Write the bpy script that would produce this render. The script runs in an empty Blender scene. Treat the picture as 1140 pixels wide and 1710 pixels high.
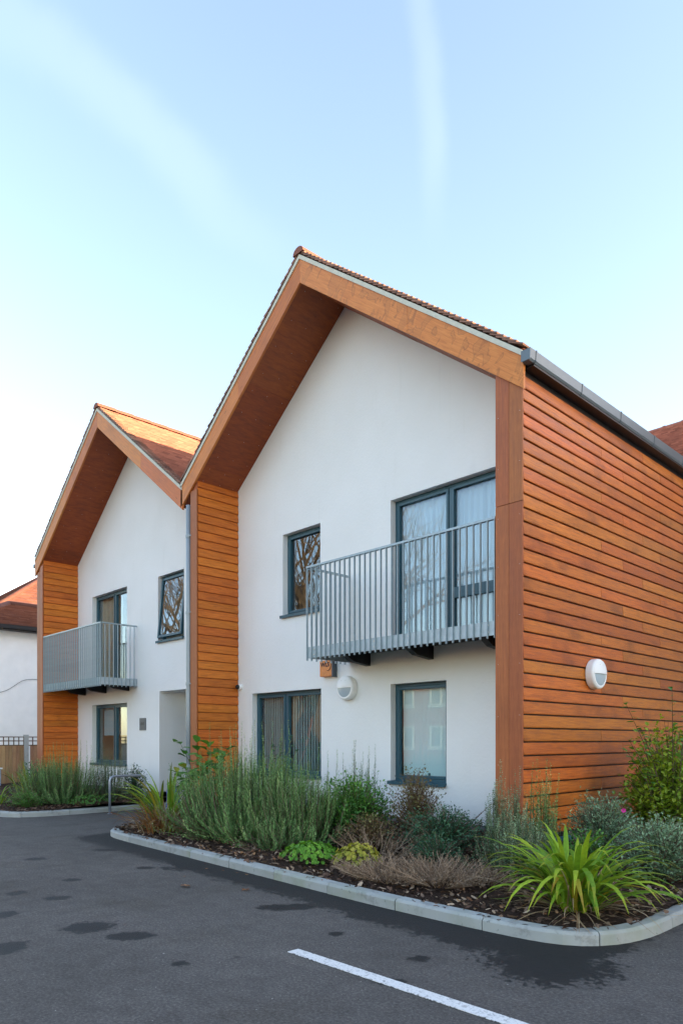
import bpy, bmesh, math, random
import numpy as np
from mathutils import Vector, Matrix, noise as mnoise
sc = bpy.context.scene
COL = sc.collection
R = math.radians
rnd = random.Random(7)

# ------------------------------------------------------------------ camera, sky, sun, exposure
PSI = R(46.03)
cd = bpy.data.cameras.new('camera'); cam = bpy.data.objects.new('camera', cd); COL.objects.link(cam)
cam.location = (0, 0, 1.5); cam.rotation_euler = (R(90), 0, PSI)
cd.sensor_fit = 'HORIZONTAL'; cd.sensor_width = 36; cd.lens = 1187/1140*36
cd.shift_y = (1236-855)/1140
cd.clip_end = 1500; cd.clip_start = .05
sc.camera = cam

SUN_AZ, SUN_EL = R(55), R(9.6)          # azimuth from +Y towards +X
world = bpy.data.worlds.new('World'); sc.world = world; world.use_nodes = True
wn, wl = world.node_tree.nodes, world.node_tree.links
wn.clear()
wout = wn.new('ShaderNodeOutputWorld'); bg = wn.new('ShaderNodeBackground')
sky = wn.new('ShaderNodeTexSky'); sky.sky_type = 'NISHITA'; sky.sun_disc = False
sky.sun_elevation = SUN_EL; sky.sun_rotation = SUN_AZ
sky.altitude = 50; sky.air_density = 1.0; sky.dust_density = 0.8; sky.ozone_density = 1.25
bg.inputs['Strength'].default_value = 0.14
tc = wn.new('ShaderNodeTexCoord')
def wmath(op, a, b=None, c=None):
    n = wn.new('ShaderNodeMath'); n.operation = op
    for i, v in enumerate((a, b, c)):
        if v is None: continue
        if hasattr(v, 'is_output') or hasattr(v, 'links'): wl.new(v, n.inputs[i])
        else: n.inputs[i].default_value = v
    return n.outputs[0]
def wdot(vec):
    n = wn.new('ShaderNodeVectorMath'); n.operation = 'DOT_PRODUCT'
    wl.new(tc.outputs['Generated'], n.inputs[0]); n.inputs[1].default_value = vec
    return n.outputs['Value']
def px_dir(x, y):
    a = (x-570)/1187; b = (1236-y)/1187
    s, c = math.sin(PSI), math.cos(PSI)
    return Vector((-s+a*c, c+a*s, b)).normalized()
wnoise = wn.new('ShaderNodeTexNoise'); wnoise.inputs['Scale'].default_value = 5; wnoise.inputs['Detail'].default_value = 7
wl.new(tc.outputs['Generated'], wnoise.inputs['Vector'])
def contrail(d0, d1, width, strength, f0, f1):
    # a high ice trail: a great-circle streak between two directions of the sky
    n = d0.cross(d1).normalized(); t = n.cross(d0).normalized()
    ang = math.acos(max(-1, min(1, d0.dot(d1))))
    off = wmath('ABSOLUTE', wmath('ADD', wdot(n), wmath('MULTIPLY', wmath('SUBTRACT', wnoise.outputs['Fac'], .5), width*2.2)))
    along = wmath('ARCTAN2', wdot(t), wdot(d0))
    core = wn.new('ShaderNodeMapRange'); core.interpolation_type = 'SMOOTHERSTEP'
    wl.new(off, core.inputs['Value']); core.inputs['From Min'].default_value = width; core.inputs['From Max'].default_value = 0
    ends = wn.new('ShaderNodeMapRange'); ends.interpolation_type = 'SMOOTHSTEP'
    wl.new(along, ends.inputs['Value']); ends.inputs['From Min'].default_value = ang*f1; ends.inputs['From Max'].default_value = ang*f0
    front = wn.new('ShaderNodeMapRange'); wl.new(along, front.inputs['Value'])
    front.inputs['From Min'].default_value = -1.2; front.inputs['From Max'].default_value = -.5
    m = wmath('MULTIPLY', core.outputs[0], ends.outputs[0]); m = wmath('MULTIPLY', m, front.outputs[0])
    m = wmath('MULTIPLY', m, wmath('ADD', .1, wmath('MULTIPLY', wnoise.outputs['Fac'], 1.8)))
    return wmath('MULTIPLY', m, strength)
c1 = contrail(px_dir(20, 30), px_dir(480, 430), .044, .036, .55, 1.2)
c2 = contrail(px_dir(700, 20), px_dir(735, 390), .022, .038, .55, 1.15)
csum = wmath('ADD', c1, c2)
hsv = wn.new('ShaderNodeHueSaturation'); hsv.inputs['Saturation'].default_value = .97; hsv.inputs['Value'].default_value = .93
wb_ = wn.new('ShaderNodeMix'); wb_.data_type = 'RGBA'; wb_.blend_type = 'MULTIPLY'; wb_.inputs[0].default_value = 1; wb_.inputs[7].default_value = (1.04, .93, .905, 1)
wl.new(sky.outputs[0], wb_.inputs[6]); wl.new(wb_.outputs[2], hsv.inputs['Color'])
cmix = wn.new('ShaderNodeMix'); cmix.data_type = 'RGBA'
wl.new(csum, cmix.inputs[0]); wl.new(hsv.outputs[0], cmix.inputs[6]); cmix.inputs[7].default_value = (3.2, 3.3, 3.5, 1)
wl.new(cmix.outputs[2], bg.inputs['Color']); wl.new(bg.outputs[0], wout.inputs[0])

sd = bpy.data.lights.new('sun', 'SUN'); sun = bpy.data.objects.new('sun', sd); COL.objects.link(sun)
sd.energy = 3.0; sd.angle = R(.55); sd.color = (1, .72, .42)
SV = Vector((math.sin(SUN_AZ)*math.cos(SUN_EL), math.cos(SUN_AZ)*math.cos(SUN_EL), math.sin(SUN_EL)))
sun.rotation_euler = SV.to_track_quat('Z', 'Y').to_euler(); sun.location = SV*60
sc.view_settings.view_transform = 'Standard'; sc.view_settings.look = 'None'
sc.view_settings.exposure = 2.68; sc.view_settings.gamma = 1.0; sc.view_settings.use_curve_mapping = False

# ------------------------------------------------------------------ helpers
def tag(o, label=None, cat=None, group=None, kind=None):
    if label: o['label'] = label
    if cat: o['category'] = cat
    if group: o['group'] = group
    if kind: o['kind'] = kind
    return o
def empty(name, loc, label, cat, group=None):
    o = bpy.data.objects.new(name, None); COL.objects.link(o); o.location = loc
    o.empty_display_size = .2
    return tag(o, label, cat, group)
def link(name, me, mat=None, parent=None, loc=None):
    o = bpy.data.objects.new(name, me); COL.objects.link(o)
    if mat is not None and not me.materials: me.materials.append(mat)
    if parent is not None:
        o.parent = parent
        p, off = parent, Vector((0, 0, 0))
        while p is not None: off += p.location; p = p.parent
        o.location = (Vector(loc) if loc is not None else Vector((0, 0, 0))) - off
    elif loc is not None: o.location = loc
    return o
class MB:
    def __init__(s): s.v = []; s.f = []; s.t = []
    def face(s, pts, t=0.):
        n = len(s.v); s.v += [tuple(p) for p in pts]; s.f.append(tuple(range(n, n+len(pts)))); s.t.append(t)
    def box(s, x0, x1, y0, y1, z0, z1, t=0., M=None):
        n = len(s.v)
        P = [(x0,y0,z0),(x1,y0,z0),(x1,y1,z0),(x0,y1,z0),(x0,y0,z1),(x1,y0,z1),(x1,y1,z1),(x0,y1,z1)]
        if M is not None: P = [tuple(M @ Vector(p)) for p in P]
        s.v += P
        for q in ((0,3,2,1),(4,5,6,7),(0,1,5,4),(1,2,6,5),(2,3,7,6),(3,0,4,7)):
            s.f.append(tuple(n+i for i in q)); s.t.append(t)
        return s
    def prism(s, prof, a0, a1, axis='y', t=0.):
        # prof: 2-D points; extruded along axis. axis y: prof=(x,z); x: prof=(y,z); z: prof=(x,y)
        mk = {'y': lambda p, a: (p[0], a, p[1]), 'x': lambda p, a: (a, p[0], p[1]), 'z': lambda p, a: (p[0], p[1], a)}[axis]
        n = len(s.v); k = len(prof)
        s.v += [mk(p, a0) for p in prof] + [mk(p, a1) for p in prof]
        for i in range(k):
            j = (i+1) % k
            s.f.append((n+i, n+j, n+k+j, n+k+i)); s.t.append(t)
        s.f.append(tuple(n+i for i in range(k))[::-1]); s.t.append(t)
        s.f.append(tuple(n+k+i for i in range(k))); s.t.append(t)
        return s
    def tube(s, pts, rads, sides=8, t=0., cap=True):
        pts = [Vector(p) for p in pts]; n0 = len(s.v); m = len(pts)
        if not hasattr(rads, '__len__'): rads = [rads]*m
        up = None
        for i, p in enumerate(pts):
            d = (pts[min(i+1, m-1)] - pts[max(i-1, 0)]).normalized()
            if up is None:
                up = Vector((0,0,1)) if abs(d.z) < .9 else Vector((1,0,0))
            a = d.cross(up).normalized(); b = a.cross(d).normalized(); up = b
            for k in range(sides):
                an = 2*math.pi*k/sides
                s.v.append(tuple(p + (a*math.cos(an) + b*math.sin(an))*rads[i]))
        for i in range(m-1):
            for k in range(sides):
                k2 = (k+1) % sides
                s.f.append((n0+i*sides+k, n0+i*sides+k2, n0+(i+1)*sides+k2, n0+(i+1)*sides+k)); s.t.append(t)
        if cap:
            s.f.append(tuple(n0+k for k in range(sides))[::-1]); s.t.append(t)
            s.f.append(tuple(n0+(m-1)*sides+k for k in range(sides))); s.t.append(t)
        return s
    def lathe(s, prof, centre, axis, sides=32, t=0.):
        # prof: (radius, distance along axis)
        ax = Vector(axis).normalized(); up = Vector((0,0,1)) if abs(ax.z) < .9 else Vector((1,0,0))
        a = up.cross(ax).normalized(); b = ax.cross(a); c = Vector(centre); n0 = len(s.v)
        for r, d in prof:
            for k in range(sides):
                an = 2*math.pi*k/sides
                s.v.append(tuple(c + ax*d + (a*math.cos(an)+b*math.sin(an))*r))
        for i in range(len(prof)-1):
            for k in range(sides):
                k2 = (k+1) % sides
                s.f.append((n0+i*sides+k, n0+i*sides+k2, n0+(i+1)*sides+k2, n0+(i+1)*sides+k)); s.t.append(t)
        s.f.append(tuple(n0+(len(prof)-1)*sides+k for k in range(sides))); s.t.append(t)
        return s
    def mesh(s, name, smooth=False, fix=False):
        me = bpy.data.meshes.new(name); me.from_pydata(s.v, [], s.f)
        if s.t and any(s.t):
            at = me.attributes.new('tint', 'FLOAT', 'FACE'); at.data.foreach_set('value', s.t)
        if fix:
            bm = bmesh.new(); bm.from_mesh(me); bmesh.ops.recalc_face_normals(bm, faces=bm.faces); bm.to_mesh(me); bm.free()
        if smooth: me.polygons.foreach_set('use_smooth', [True]*len(me.polygons))
        me.update(); return me
    def build(s, name, mat, parent=None, smooth=False, bevel=0, loc=None, fix=True):
        o = link(name, s.mesh(name, smooth, fix), mat, parent, loc)
        if bevel:
            b = o.modifiers.new('edge', 'BEVEL'); b.width = bevel; b.segments = 2; b.limit_method = 'ANGLE'
        return o
def shared(name, me, parent, loc, rot=None):
    o = link(name, me, None, parent, loc)
    if rot is not None: o.rotation_euler = rot
    return o

# ------------------------------------------------------------------ materials
class NT:
    def __init__(s, name):
        s.m = bpy.data.materials.new(name); s.m.use_nodes = True
        s.n, s.l = s.m.node_tree.nodes, s.m.node_tree.links; s.n.clear()
        s.out = s.n.new('ShaderNodeOutputMaterial')
    def new(s, t, **kw):
        n = s.n.new(t)
        for k, v in kw.items(): setattr(n, k, v)
        return n
    def set(s, inp, v):
        if isinstance(v, bpy.types.NodeSocket): s.l.new(v, inp)
        elif isinstance(v, (tuple, list)) and len(v) == 3 and inp.type == 'RGBA': inp.default_value = (*v, 1)
        else: inp.default_value = v
    def math(s, op, a, b=None, c=None, clamp=False):
        n = s.new('ShaderNodeMath', operation=op, use_clamp=clamp)
        for i, v in enumerate((a, b, c)):
            if v is not None: s.set(n.inputs[i], v)
        return n.outputs[0]
    def vmath(s, op, a, b=None):
        n = s.new('ShaderNodeVectorMath', operation=op); s.set(n.inputs[0], a)
        if b is not None: s.set(n.inputs[1], b)
        return n.outputs['Value'] if op in ('LENGTH', 'DOT_PRODUCT', 'DISTANCE') else n.outputs[0]
    def coord(s, scale=(1,1,1), rand=0, rot=(0,0,0), world=False, tilt=0):
        tcn = s.new('ShaderNodeTexCoord'); v = tcn.outputs['Object']
        if world: v = s.new('ShaderNodeNewGeometry').outputs['Position']
        if rand:
            oi = s.new('ShaderNodeObjectInfo')
            v = s.vmath('ADD', v, s.vmath('SCALE', (13.1, 7.7, 23.3), None) if False else s.scale3(oi.outputs['Random'], rand))
        if tilt:
            m0 = s.new('ShaderNodeMapping'); s.set(m0.inputs['Vector'], v); m0.inputs['Rotation'].default_value = (0, tilt, 0); v = m0.outputs[0]
        mp = s.new('ShaderNodeMapping'); s.set(mp.inputs['Vector'], v)
        mp.inputs['Scale'].default_value = scale; mp.inputs['Rotation'].default_value = rot
        return mp.outputs[0]
    def scale3(s, val, k):
        n = s.new('ShaderNodeCombineXYZ')
        for i, q in enumerate((1., .63, 1.37)): s.set(n.inputs[i], s.math('MULTIPLY', val, k*q))
        return n.outputs[0]
    def noise(s, vec, scale=5, detail=6, rough=.55, dist=0):
        n = s.new('ShaderNodeTexNoise'); s.set(n.inputs['Vector'], vec)
        n.inputs['Scale'].default_value = scale; n.inputs['Detail'].default_value = detail
        n.inputs['Roughness'].default_value = rough; n.inputs['Distortion'].default_value = dist
        return n.outputs['Fac']
    def ramp(s, fac, stops, interp='LINEAR'):
        n = s.new('ShaderNodeValToRGB'); s.set(n.inputs[0], fac); cr = n.color_ramp; cr.interpolation = interp
        while len(cr.elements) < len(stops): cr.elements.new(.5)
        for e, (p, c) in zip(cr.elements, stops):
            e.position = p; e.color = (*c, 1) if len(c) == 3 else c
        return n.outputs[0]
    def mix(s, fac, a, b, mode='MIX'):
        n = s.new('ShaderNodeMix', data_type='RGBA', blend_type=mode)
        s.set(n.inputs[0], fac); s.set(n.inputs[6], a); s.set(n.inputs[7], b); return n.outputs[2]
    def maprange(s, v, a, b, c=0., d=1., smooth=True):
        n = s.new('ShaderNodeMapRange'); n.interpolation_type = 'SMOOTHSTEP' if smooth else 'LINEAR'
        s.set(n.inputs[0], v)
        for i, q in enumerate((a, b, c, d)): n.inputs[1+i].default_value = q
        return n.outputs[0]
    def hsv(s, col, val=1., sat=1., hue=.5):
        n = s.new('ShaderNodeHueSaturation'); s.set(n.inputs['Color'], col); s.set(n.inputs['Value'], val)
        s.set(n.inputs['Saturation'], sat); s.set(n.inputs['Hue'], hue); return n.outputs[0]
    def bump(s, h, strength=.3, dist=.01, normal=None):
        n = s.new('ShaderNodeBump'); s.set(n.inputs['Height'], h)
        n.inputs['Strength'].default_value = strength; n.inputs['Distance'].default_value = dist
        if normal is not None: s.l.new(normal, n.inputs['Normal'])
        return n.outputs[0]
    def rand(s): return s.new('ShaderNodeObjectInfo').outputs['Random']
    def attr(s, name='tint'): return s.new('ShaderNodeAttribute', attribute_name=name).outputs['Fac']
    def bsdf(s, col, rough=.6, metal=0, spec=.5, normal=None, **kw):
        p = s.new('ShaderNodeBsdfPrincipled')
        s.set(p.inputs['Base Color'], col); s.set(p.inputs['Roughness'], rough); s.set(p.inputs['Metallic'], metal)
        s.set(p.inputs['Specular IOR Level'], spec)
        for k, v in kw.items(): s.set(p.inputs[k], v)
        if normal is not None: s.l.new(normal, p.inputs['Normal'])
        return p.outputs[0]
    def done(s, sh): s.l.new(sh, s.out.inputs[0]); return s.m

def plain(name, col, rough=.5, metal=0, spec=.5, var=.15, nscale=8, bump=0, bscale=60):
    t = NT(name); v = t.coord()
    n = t.noise(v, nscale, 5)
    c = t.mix(n, tuple(x*(1-var) for x in col), tuple(min(1, x*(1+var)) for x in col))
    nb = t.bump(t.noise(v, bscale, 4), bump, .004) if bump else None
    return t.done(t.bsdf(c, rough, metal, spec, nb))

def wood(name, dark, mid, light, grain=(1,1,1), rough=.5, rnd_v=.35, bumpk=.25, stain=0.25, knots=False, hue=.02, spec=.4, tilt=0):
    # grain: scale vector, small along the board
    t = NT(name); v = t.coord(grain, rand=29., tilt=tilt)
    g = t.noise(v, 6, 8, .62, .6)
    w = t.new('ShaderNodeTexWave', wave_type='BANDS', bands_direction='Z', wave_profile='SAW')
    t.set(w.inputs['Vector'], v); w.inputs['Scale'].default_value = 5; w.inputs['Distortion'].default_value = 7
    w.inputs['Detail'].default_value = 3; w.inputs['Detail Scale'].default_value = 1.2
    col = t.ramp(g, [(.25, dark), (.5, mid), (.75, light)])
    col = t.mix(t.math('MULTIPLY', w.outputs['Fac'], .22), col, dark)
    big = t.noise(t.coord((1,1,1), rand=29.), 1.3, 4)
    col = t.mix(t.maprange(big, .5, .75, 0, stain), col, tuple(x*.45 for x in dark))
    if knots:
        vo = t.new('ShaderNodeTexVoronoi'); t.set(vo.inputs['Vector'], t.coord(tuple(x**.6 for x in grain), rand=29., tilt=tilt)); vo.inputs['Scale'].default_value = 2.6
        col = t.mix(t.maprange(vo.outputs['Distance'], .10, .03, 0, .75), col, tuple(x*.35 for x in dark))
    r = t.rand()
    col = t.hsv(col, t.maprange(r, 0, 1, 1-rnd_v, 1+rnd_v*.6, False), 1., t.maprange(t.math('FRACT', t.math('MULTIPLY', r, 7.3)), 0, 1, .5-hue, .5+hue*.6, False))
    h = t.math('ADD', t.math('MULTIPLY', g, .6), t.math('MULTIPLY', w.outputs['Fac'], .4))
    return t.done(t.bsdf(col, t.maprange(g, .3, .7, rough-.08, rough+.12, False), 0, spec, t.bump(h, bumpk, .004)))

OR_D, OR_M, OR_L = (.25,.060,.008), (.52,.142,.014), (.68,.225,.030)
m_board_y = wood('clad_wood_y', OR_D, OR_M, OR_L, (9,.55,9), .42, .20, .4, .5, hue=.008)
m_board_fin_lit = wood('clad_wood_fin_lit', (.34,.082,.009), (.66,.175,.016), (.80,.26,.034), (9,.55,9), .5, .14, .3, .3, hue=.006)  # same paint as the side boards, lightened to put brighter light into the colour
m_post = wood('post_wood', (.27,.077,.023), (.38,.118,.034), (.47,.155,.048), (9,9,.5), .55, .14, .12, .2, hue=.008)
TL = math.atan(.772)
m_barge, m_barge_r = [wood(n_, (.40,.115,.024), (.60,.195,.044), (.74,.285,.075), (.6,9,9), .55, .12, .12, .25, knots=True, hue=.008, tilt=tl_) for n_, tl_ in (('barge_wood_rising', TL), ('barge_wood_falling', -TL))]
def barge_stained():
    t = NT('barge_wood_stained'); v = t.coord((.6,9,9), rand=9., tilt=-TL)
    g = t.noise(v, 6, 8, .62, .6)
    col = t.ramp(g, [(.25, (.48,.135,.022)), (.5, (.64,.21,.036)), (.75, (.76,.29,.06))])
    # tide marks left by rain running down the board
    w = t.new('ShaderNodeTexNoise'); t.set(w.inputs['Vector'], t.coord((3.4, 1, 1.5), tilt=-TL)); w.inputs['Scale'].default_value = 1.3; w.inputs['Detail'].default_value = 1.5; w.inputs['Distortion'].default_value = 1.6
    f = w.outputs['Fac']
    line = t.maprange(t.math('ABSOLUTE', t.math('SUBTRACT', f, .55)), .03, .0, 0, .5)
    col = t.mix(line, col, (.24,.07,.014))
    col = t.mix(t.maprange(f, .5, .62, 0, .35), col, (.44,.15,.03))
    return t.done(t.bsdf(col, .5, 0, .4, t.bump(g, .1, .004)))
m_barge_st = barge_stained()
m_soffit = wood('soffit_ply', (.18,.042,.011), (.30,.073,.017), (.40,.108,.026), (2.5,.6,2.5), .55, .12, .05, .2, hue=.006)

def render_white():
    t = NT('white_render'); v = t.coord()
    big = t.noise(v, .8, 5); mid = t.noise(t.coord((2.5,2.5,.35)), 2.0, 5)
    col = t.ramp(big, [(.3, (.85,.85,.83)), (.7, (.90,.90,.89))])
    col = t.mix(t.maprange(mid, .58, .8, 0, .11), col, (.60,.59,.55))
    sp = t.new('ShaderNodeSeparateXYZ'); t.set(sp.inputs[0], v)
    # splash-back dirt at the foot of the wall
    foot = t.math('MULTIPLY', t.maprange(t.math('ADD', sp.outputs[2], t.math('MULTIPLY', big, -.3)), .45, .15, 0, .4), t.noise(v, 4, 4))
    col = t.mix(foot, col, (.42,.40,.36))
    run = t.math('MULTIPLY', t.maprange(t.noise(t.coord((9,9,.25)), 1.6, 4), .6, .78, 0, .16), t.maprange(t.noise(v, .7, 3), .45, .65)); col = t.mix(run, col, (.40,.38,.33)); fine = t.noise(v, 130, 3); f2 = t.noise(v, 22, 4)
    return t.done(t.bsdf(col, .85, 0, .25, t.bump(t.math('ADD', t.math('MULTIPLY', fine, .6), f2), .6, .007)))
m_white = render_white()
m_oldwhite = plain('old_white_render', (.86,.85,.83), .9, 0, .2, .10, 2.6, .9, 9)
m_frame = plain('window_frame_paint', (.028,.092,.125), .4, 0, .5, .06)
m_galv = plain('galvanised_steel', (.44,.51,.54), .45, .25, .5, .3, 9, .08, 40)
m_galvd = plain('galvanised_rail', (.33,.405,.44), .45, .25, .5, .25, 12)
m_gutter = plain('grey_gutter', (.115,.145,.165), .35, .1, .5, .08)
m_black = plain('black_plastic', (.012,.012,.013), .5, 0, .4, .1)
m_steel_dark = plain('dark_steel', (.02,.022,.026), .6, .2, .4, .2)
m_pipe = plain('grey_downpipe', (.30,.34,.37), .35, .15, .5, .1, 3)
m_lead = plain('lead_sheet', (.20,.25,.30), .45, .3, .5, .25, 7, .3, 14)
m_mortar = plain('verge_mortar', (.60,.59,.50), .9, 0, .2, .2, 11, .4, 60)
m_trim = plain('teal_trim', (.03,.11,.155), .45, 0, .5, .15)
m_plinth = plain('grey_plinth', (.16,.165,.175), .85, 0, .3, .2, 6, .3, 60)
m_lampw = plain('white_enamel', (.88,.88,.87), .3, 0, .5, .05)
m_lens = plain('lamp_lens', (.42,.50,.55), .25, 0, .5, .06)
m_orange = plain('alarm_orange', (.78,.28,.085), .5, 0, .4, .3, 18)
m_ink = plain('dark_ink', (.03,.012,.02), .5, 0, .4, .1)
m_sign = plain('sign_grey', (.075,.09,.105), .5, 0, .5, .1)
m_signtxt = plain('sign_letter', (.03,.035,.04), .5, 0, .5, .1)
m_room = plain('room_wall', (.55,.48,.38), .9, 0, .2, .1)
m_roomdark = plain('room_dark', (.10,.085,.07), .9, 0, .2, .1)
m_blind = plain('blind_fabric', (.80,.86,.82), .8, 0, .2, .06)
m_timberin = plain('inner_timber', (.55,.33,.11), .5, 0, .4, .2)
m_blue = plain('blue_plastic', (.012,.03,.32), .45, 0, .4, .2)
m_paleblue = plain('pale_blue_plastic', (.30,.36,.52), .5, 0, .4, .2)
m_hoop = plain('hoop_steel', (.33,.37,.42), .38, .5, .5, .15)
m_screw = plain('screw_head', (.6,.58,.52), .35, .6, .5, .1)
m_doorg = plain('green_door', (.10,.15,.145), .4, 0, .5, .08)
m_white_paint = None
def cloth(name, col):
    t = NT(name)
    a = t.bsdf(col, .85, 0, .2); tr = t.new('ShaderNodeBsdfTranslucent'); t.set(tr.inputs[0], col)
    mx = t.new('ShaderNodeMixShader'); mx.inputs[0].default_value = .35; t.l.new(a, mx.inputs[1]); t.l.new(tr.outputs[0], mx.inputs[2])
    return t.done(mx.outputs[0])
m_sheer = cloth('sheer_curtain', (.80,.82,.84)); m_drape = cloth('beige_curtain', (.62,.55,.42)); m_roller = cloth('pale_roller', (.62,.70,.70))
def glass():
    t = NT('window_glass')
    tr = t.new('ShaderNodeBsdfTransparent'); tr.inputs[0].default_value = (.89,.955,.975,1)
    gl = t.new('ShaderNodeBsdfGlossy'); gl.inputs['Roughness'].default_value = 0.0; gl.inputs['Color'].default_value = (.86,.93,1,1)
    n = t.bump(t.noise(t.coord(), .9, 2), .05, .02); t.l.new(n, gl.inputs['Normal'])
    fr = t.new('ShaderNodeFresnel'); bf = t.new('ShaderNodeNewGeometry').outputs['Backfacing']; t.set(fr.inputs['IOR'], t.maprange(bf, 0, 1, 1.5, 1/1.5, False))
    mx = t.new('ShaderNodeMixShader'); t.set(mx.inputs[0], t.math('ADD', .02, t.math('MULTIPLY', fr.outputs[0], .95), clamp=True))
    t.l.new(tr.outputs[0], mx.inputs[1]); t.l.new(gl.outputs[0], mx.inputs[2]); return t.done(mx.outputs[0])
m_glass = glass()
def tile_mat(name, d, m_, l, objrand=False, moss=.35):
    t = NT(name); v = t.coord()
    a = t.rand() if objrand else t.attr()
    col = t.ramp(a, [(0, d), (.5, m_), (1, l)])
    col = t.hsv(col, t.maprange(t.noise(v, 3, 5), .3, .7, .88, 1.1, False))
    col = t.mix(t.maprange(t.noise(v, 1.1, 5), .58, .8, 0, moss), col, (.12,.10,.07))
    return t.done(t.bsdf(col, .75, 0, .3, t.bump(t.noise(v, 70, 3), .3, .003)))
m_tile = tile_mat('clay_tile', (.22,.082,.055), (.34,.128,.084), (.45,.18,.115), moss=.08)
m_tile_v = tile_mat('clay_verge_tile', (.17,.095,.07), (.27,.14,.10), (.38,.20,.14), True)
m_tile_n = tile_mat('old_clay_tile', (.14,.055,.038), (.20,.08,.052), (.27,.115,.075))
m_slate = tile_mat('dark_slate', (.018,.018,.018), (.03,.03,.028), (.045,.045,.042))

def asphalt():
    t = NT('asphalt'); s_, c_ = math.sin(PSI), math.cos(PSI)
    pos = t.new('ShaderNodeNewGeometry').outputs['Position']
    sp = t.new('ShaderNodeSeparateXYZ'); t.set(sp.inputs[0], pos); X, Y = sp.outputs[0], sp.outputs[1]
    n1 = t.noise(pos, 5.5, 10, .68, .5); n2 = t.noise(pos, .55, 5); grit = t.noise(pos, 48, 6, .85); g2 = t.noise(pos, 28, 4, .6)
    # damp patches: distance to a list of puddle centres, broken up by noise
    fine_ = t.noise(pos, 24, 6, .7)
    warp = t.math('ADD', t.math('MULTIPLY', t.math('SUBTRACT', n1, .5), 2.5), t.math('MULTIPLY', t.math('SUBTRACT', fine_, .5), 2.4))
    def gp(x, y):
        a = (x-570)/1187; tt = 1.5*1187/(y-1236); return ((-s_+a*c_)*tt, (c_+a*s_)*tt)
    wet = None
    for (x, y, hx, hy) in ((330,1449,55,5),(243,1450,14,2),(435,1449,14,3),(430,1468,22,5),(470,1475,45,7),(495,1515,30,5),(610,1478,12,3),(600,1492,22,4),
                           (148,1549,42,9),(218,1563,42,6),(8,1528,20,5),(10,1584,32,9),(60,1435,18,2),(28,1492,16,3),(470,1516,36,5),(700,1602,20,5),(650,1640,30,5),(405,1440,30,3),(520,1455,18,2),(120,1470,16,2),(95,1500,22,3),(560,1560,14,3),(300,1610,16,3),(180,1420,25,2)):
        if not hx: continue
        cx, cy = gp(x, y); rx = hx*1.3/(y-1236); ry = abs(math.hypot(*gp(x, y+hy)) - math.hypot(*gp(x, y)))*.95
        dv = t.vmath('SUBTRACT', pos, (cx, cy, 0))
        u = t.math('DIVIDE', t.vmath('DOT_PRODUCT', dv, (c_, s_, 0)), rx)
        w = t.math('DIVIDE', t.vmath('DOT_PRODUCT', dv, (-s_, c_, 0)), max(ry, .05))
        e = t.math('SUBTRACT', 1., t.math('SQRT', t.math('ADD', t.math('MULTIPLY', u, u), t.math('MULTIPLY', w, w))))
        e = t.math('MAXIMUM', e, -1.4)
        wet = e if wet is None else t.math('MAXIMUM', wet, e)
    # damp margin along the kerb: wider towards the corner
    d = t.math('SUBTRACT', t.math('SUBTRACT', 4.33, t.math('MULTIPLY', t.math('ADD', X, 4.5), .05)), Y)   # >0 in front of the margin
    band = t.math('MULTIPLY', d, -3.4)
    inx = t.math('MULTIPLY', t.maprange(X, -11.2, -10.4), t.maprange(X, -1.9, -2.6))
    band = t.math('SUBTRACT', t.math('MULTIPLY', t.math('ADD', t.math('MINIMUM', band, .8), 1.), inx), 1.)
    cx, cy = -2.45, 4.30
    dv = t.vmath('SUBTRACT', pos, (cx, cy, 0)); e = t.math('SUBTRACT', 1., t.math('MULTIPLY', t.vmath('LENGTH', dv), 2.7))
    wet = t.math('MAXIMUM', t.math('MAXIMUM', wet, band), e)
    wet = t.maprange(t.math('ADD', wet, warp), -.27, .0)
    # scattered damp flecks in the wheel tracks
    fl = t.math('MULTIPLY', t.maprange(t.noise(pos, 2.1, 8, .7, .4), .66, .70), t.maprange(n2, .45, .6, 0, .8))
    wet = t.math('MAXIMUM', wet, fl)
    dry = t.ramp(grit, [(.30, (.040,.035,.031)), (.5, (.092,.083,.076)), (.70, (.20,.183,.168))])
    dry = t.hsv(dry, t.maprange(n2, .3, .7, .82, 1.15, False))
    dry = t.hsv(dry, t.maprange(n1, .3, .7, .8, 1.2, False)); dry = t.mix(t.maprange(t.noise(pos, 1.4, 6), .5, .72, 0, .5), dry, t.hsv(dry, .72, 1.6, .52))
    fleck = t.maprange(t.noise(pos, 36, 2, .5), .735, .76, 0, .8); dry = t.mix(fleck, dry, (.42,.40,.37))
    tyre = t.maprange(t.noise(t.coord((.35,2.6,1), world=True, rot=(0,0,0)), 1.1, 5), .55, .75, 0, .35); dry = t.mix(tyre, dry, t.hsv(dry, .62))
    wcol = t.ramp(grit, [(.3, (.010,.010,.011)), (.6, (.018,.0175,.0175)), (.75, (.036,.035,.034))])
    col = t.mix(wet, dry, wcol)
    h = t.math('ADD', grit, t.math('MULTIPLY', g2, .8))
    return t.done(t.bsdf(col, t.math('SUBTRACT', .88, t.math('MULTIPLY', wet, .22)), 0, .3, t.bump(h, .55, .006)))
m_asphalt = asphalt()
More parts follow.
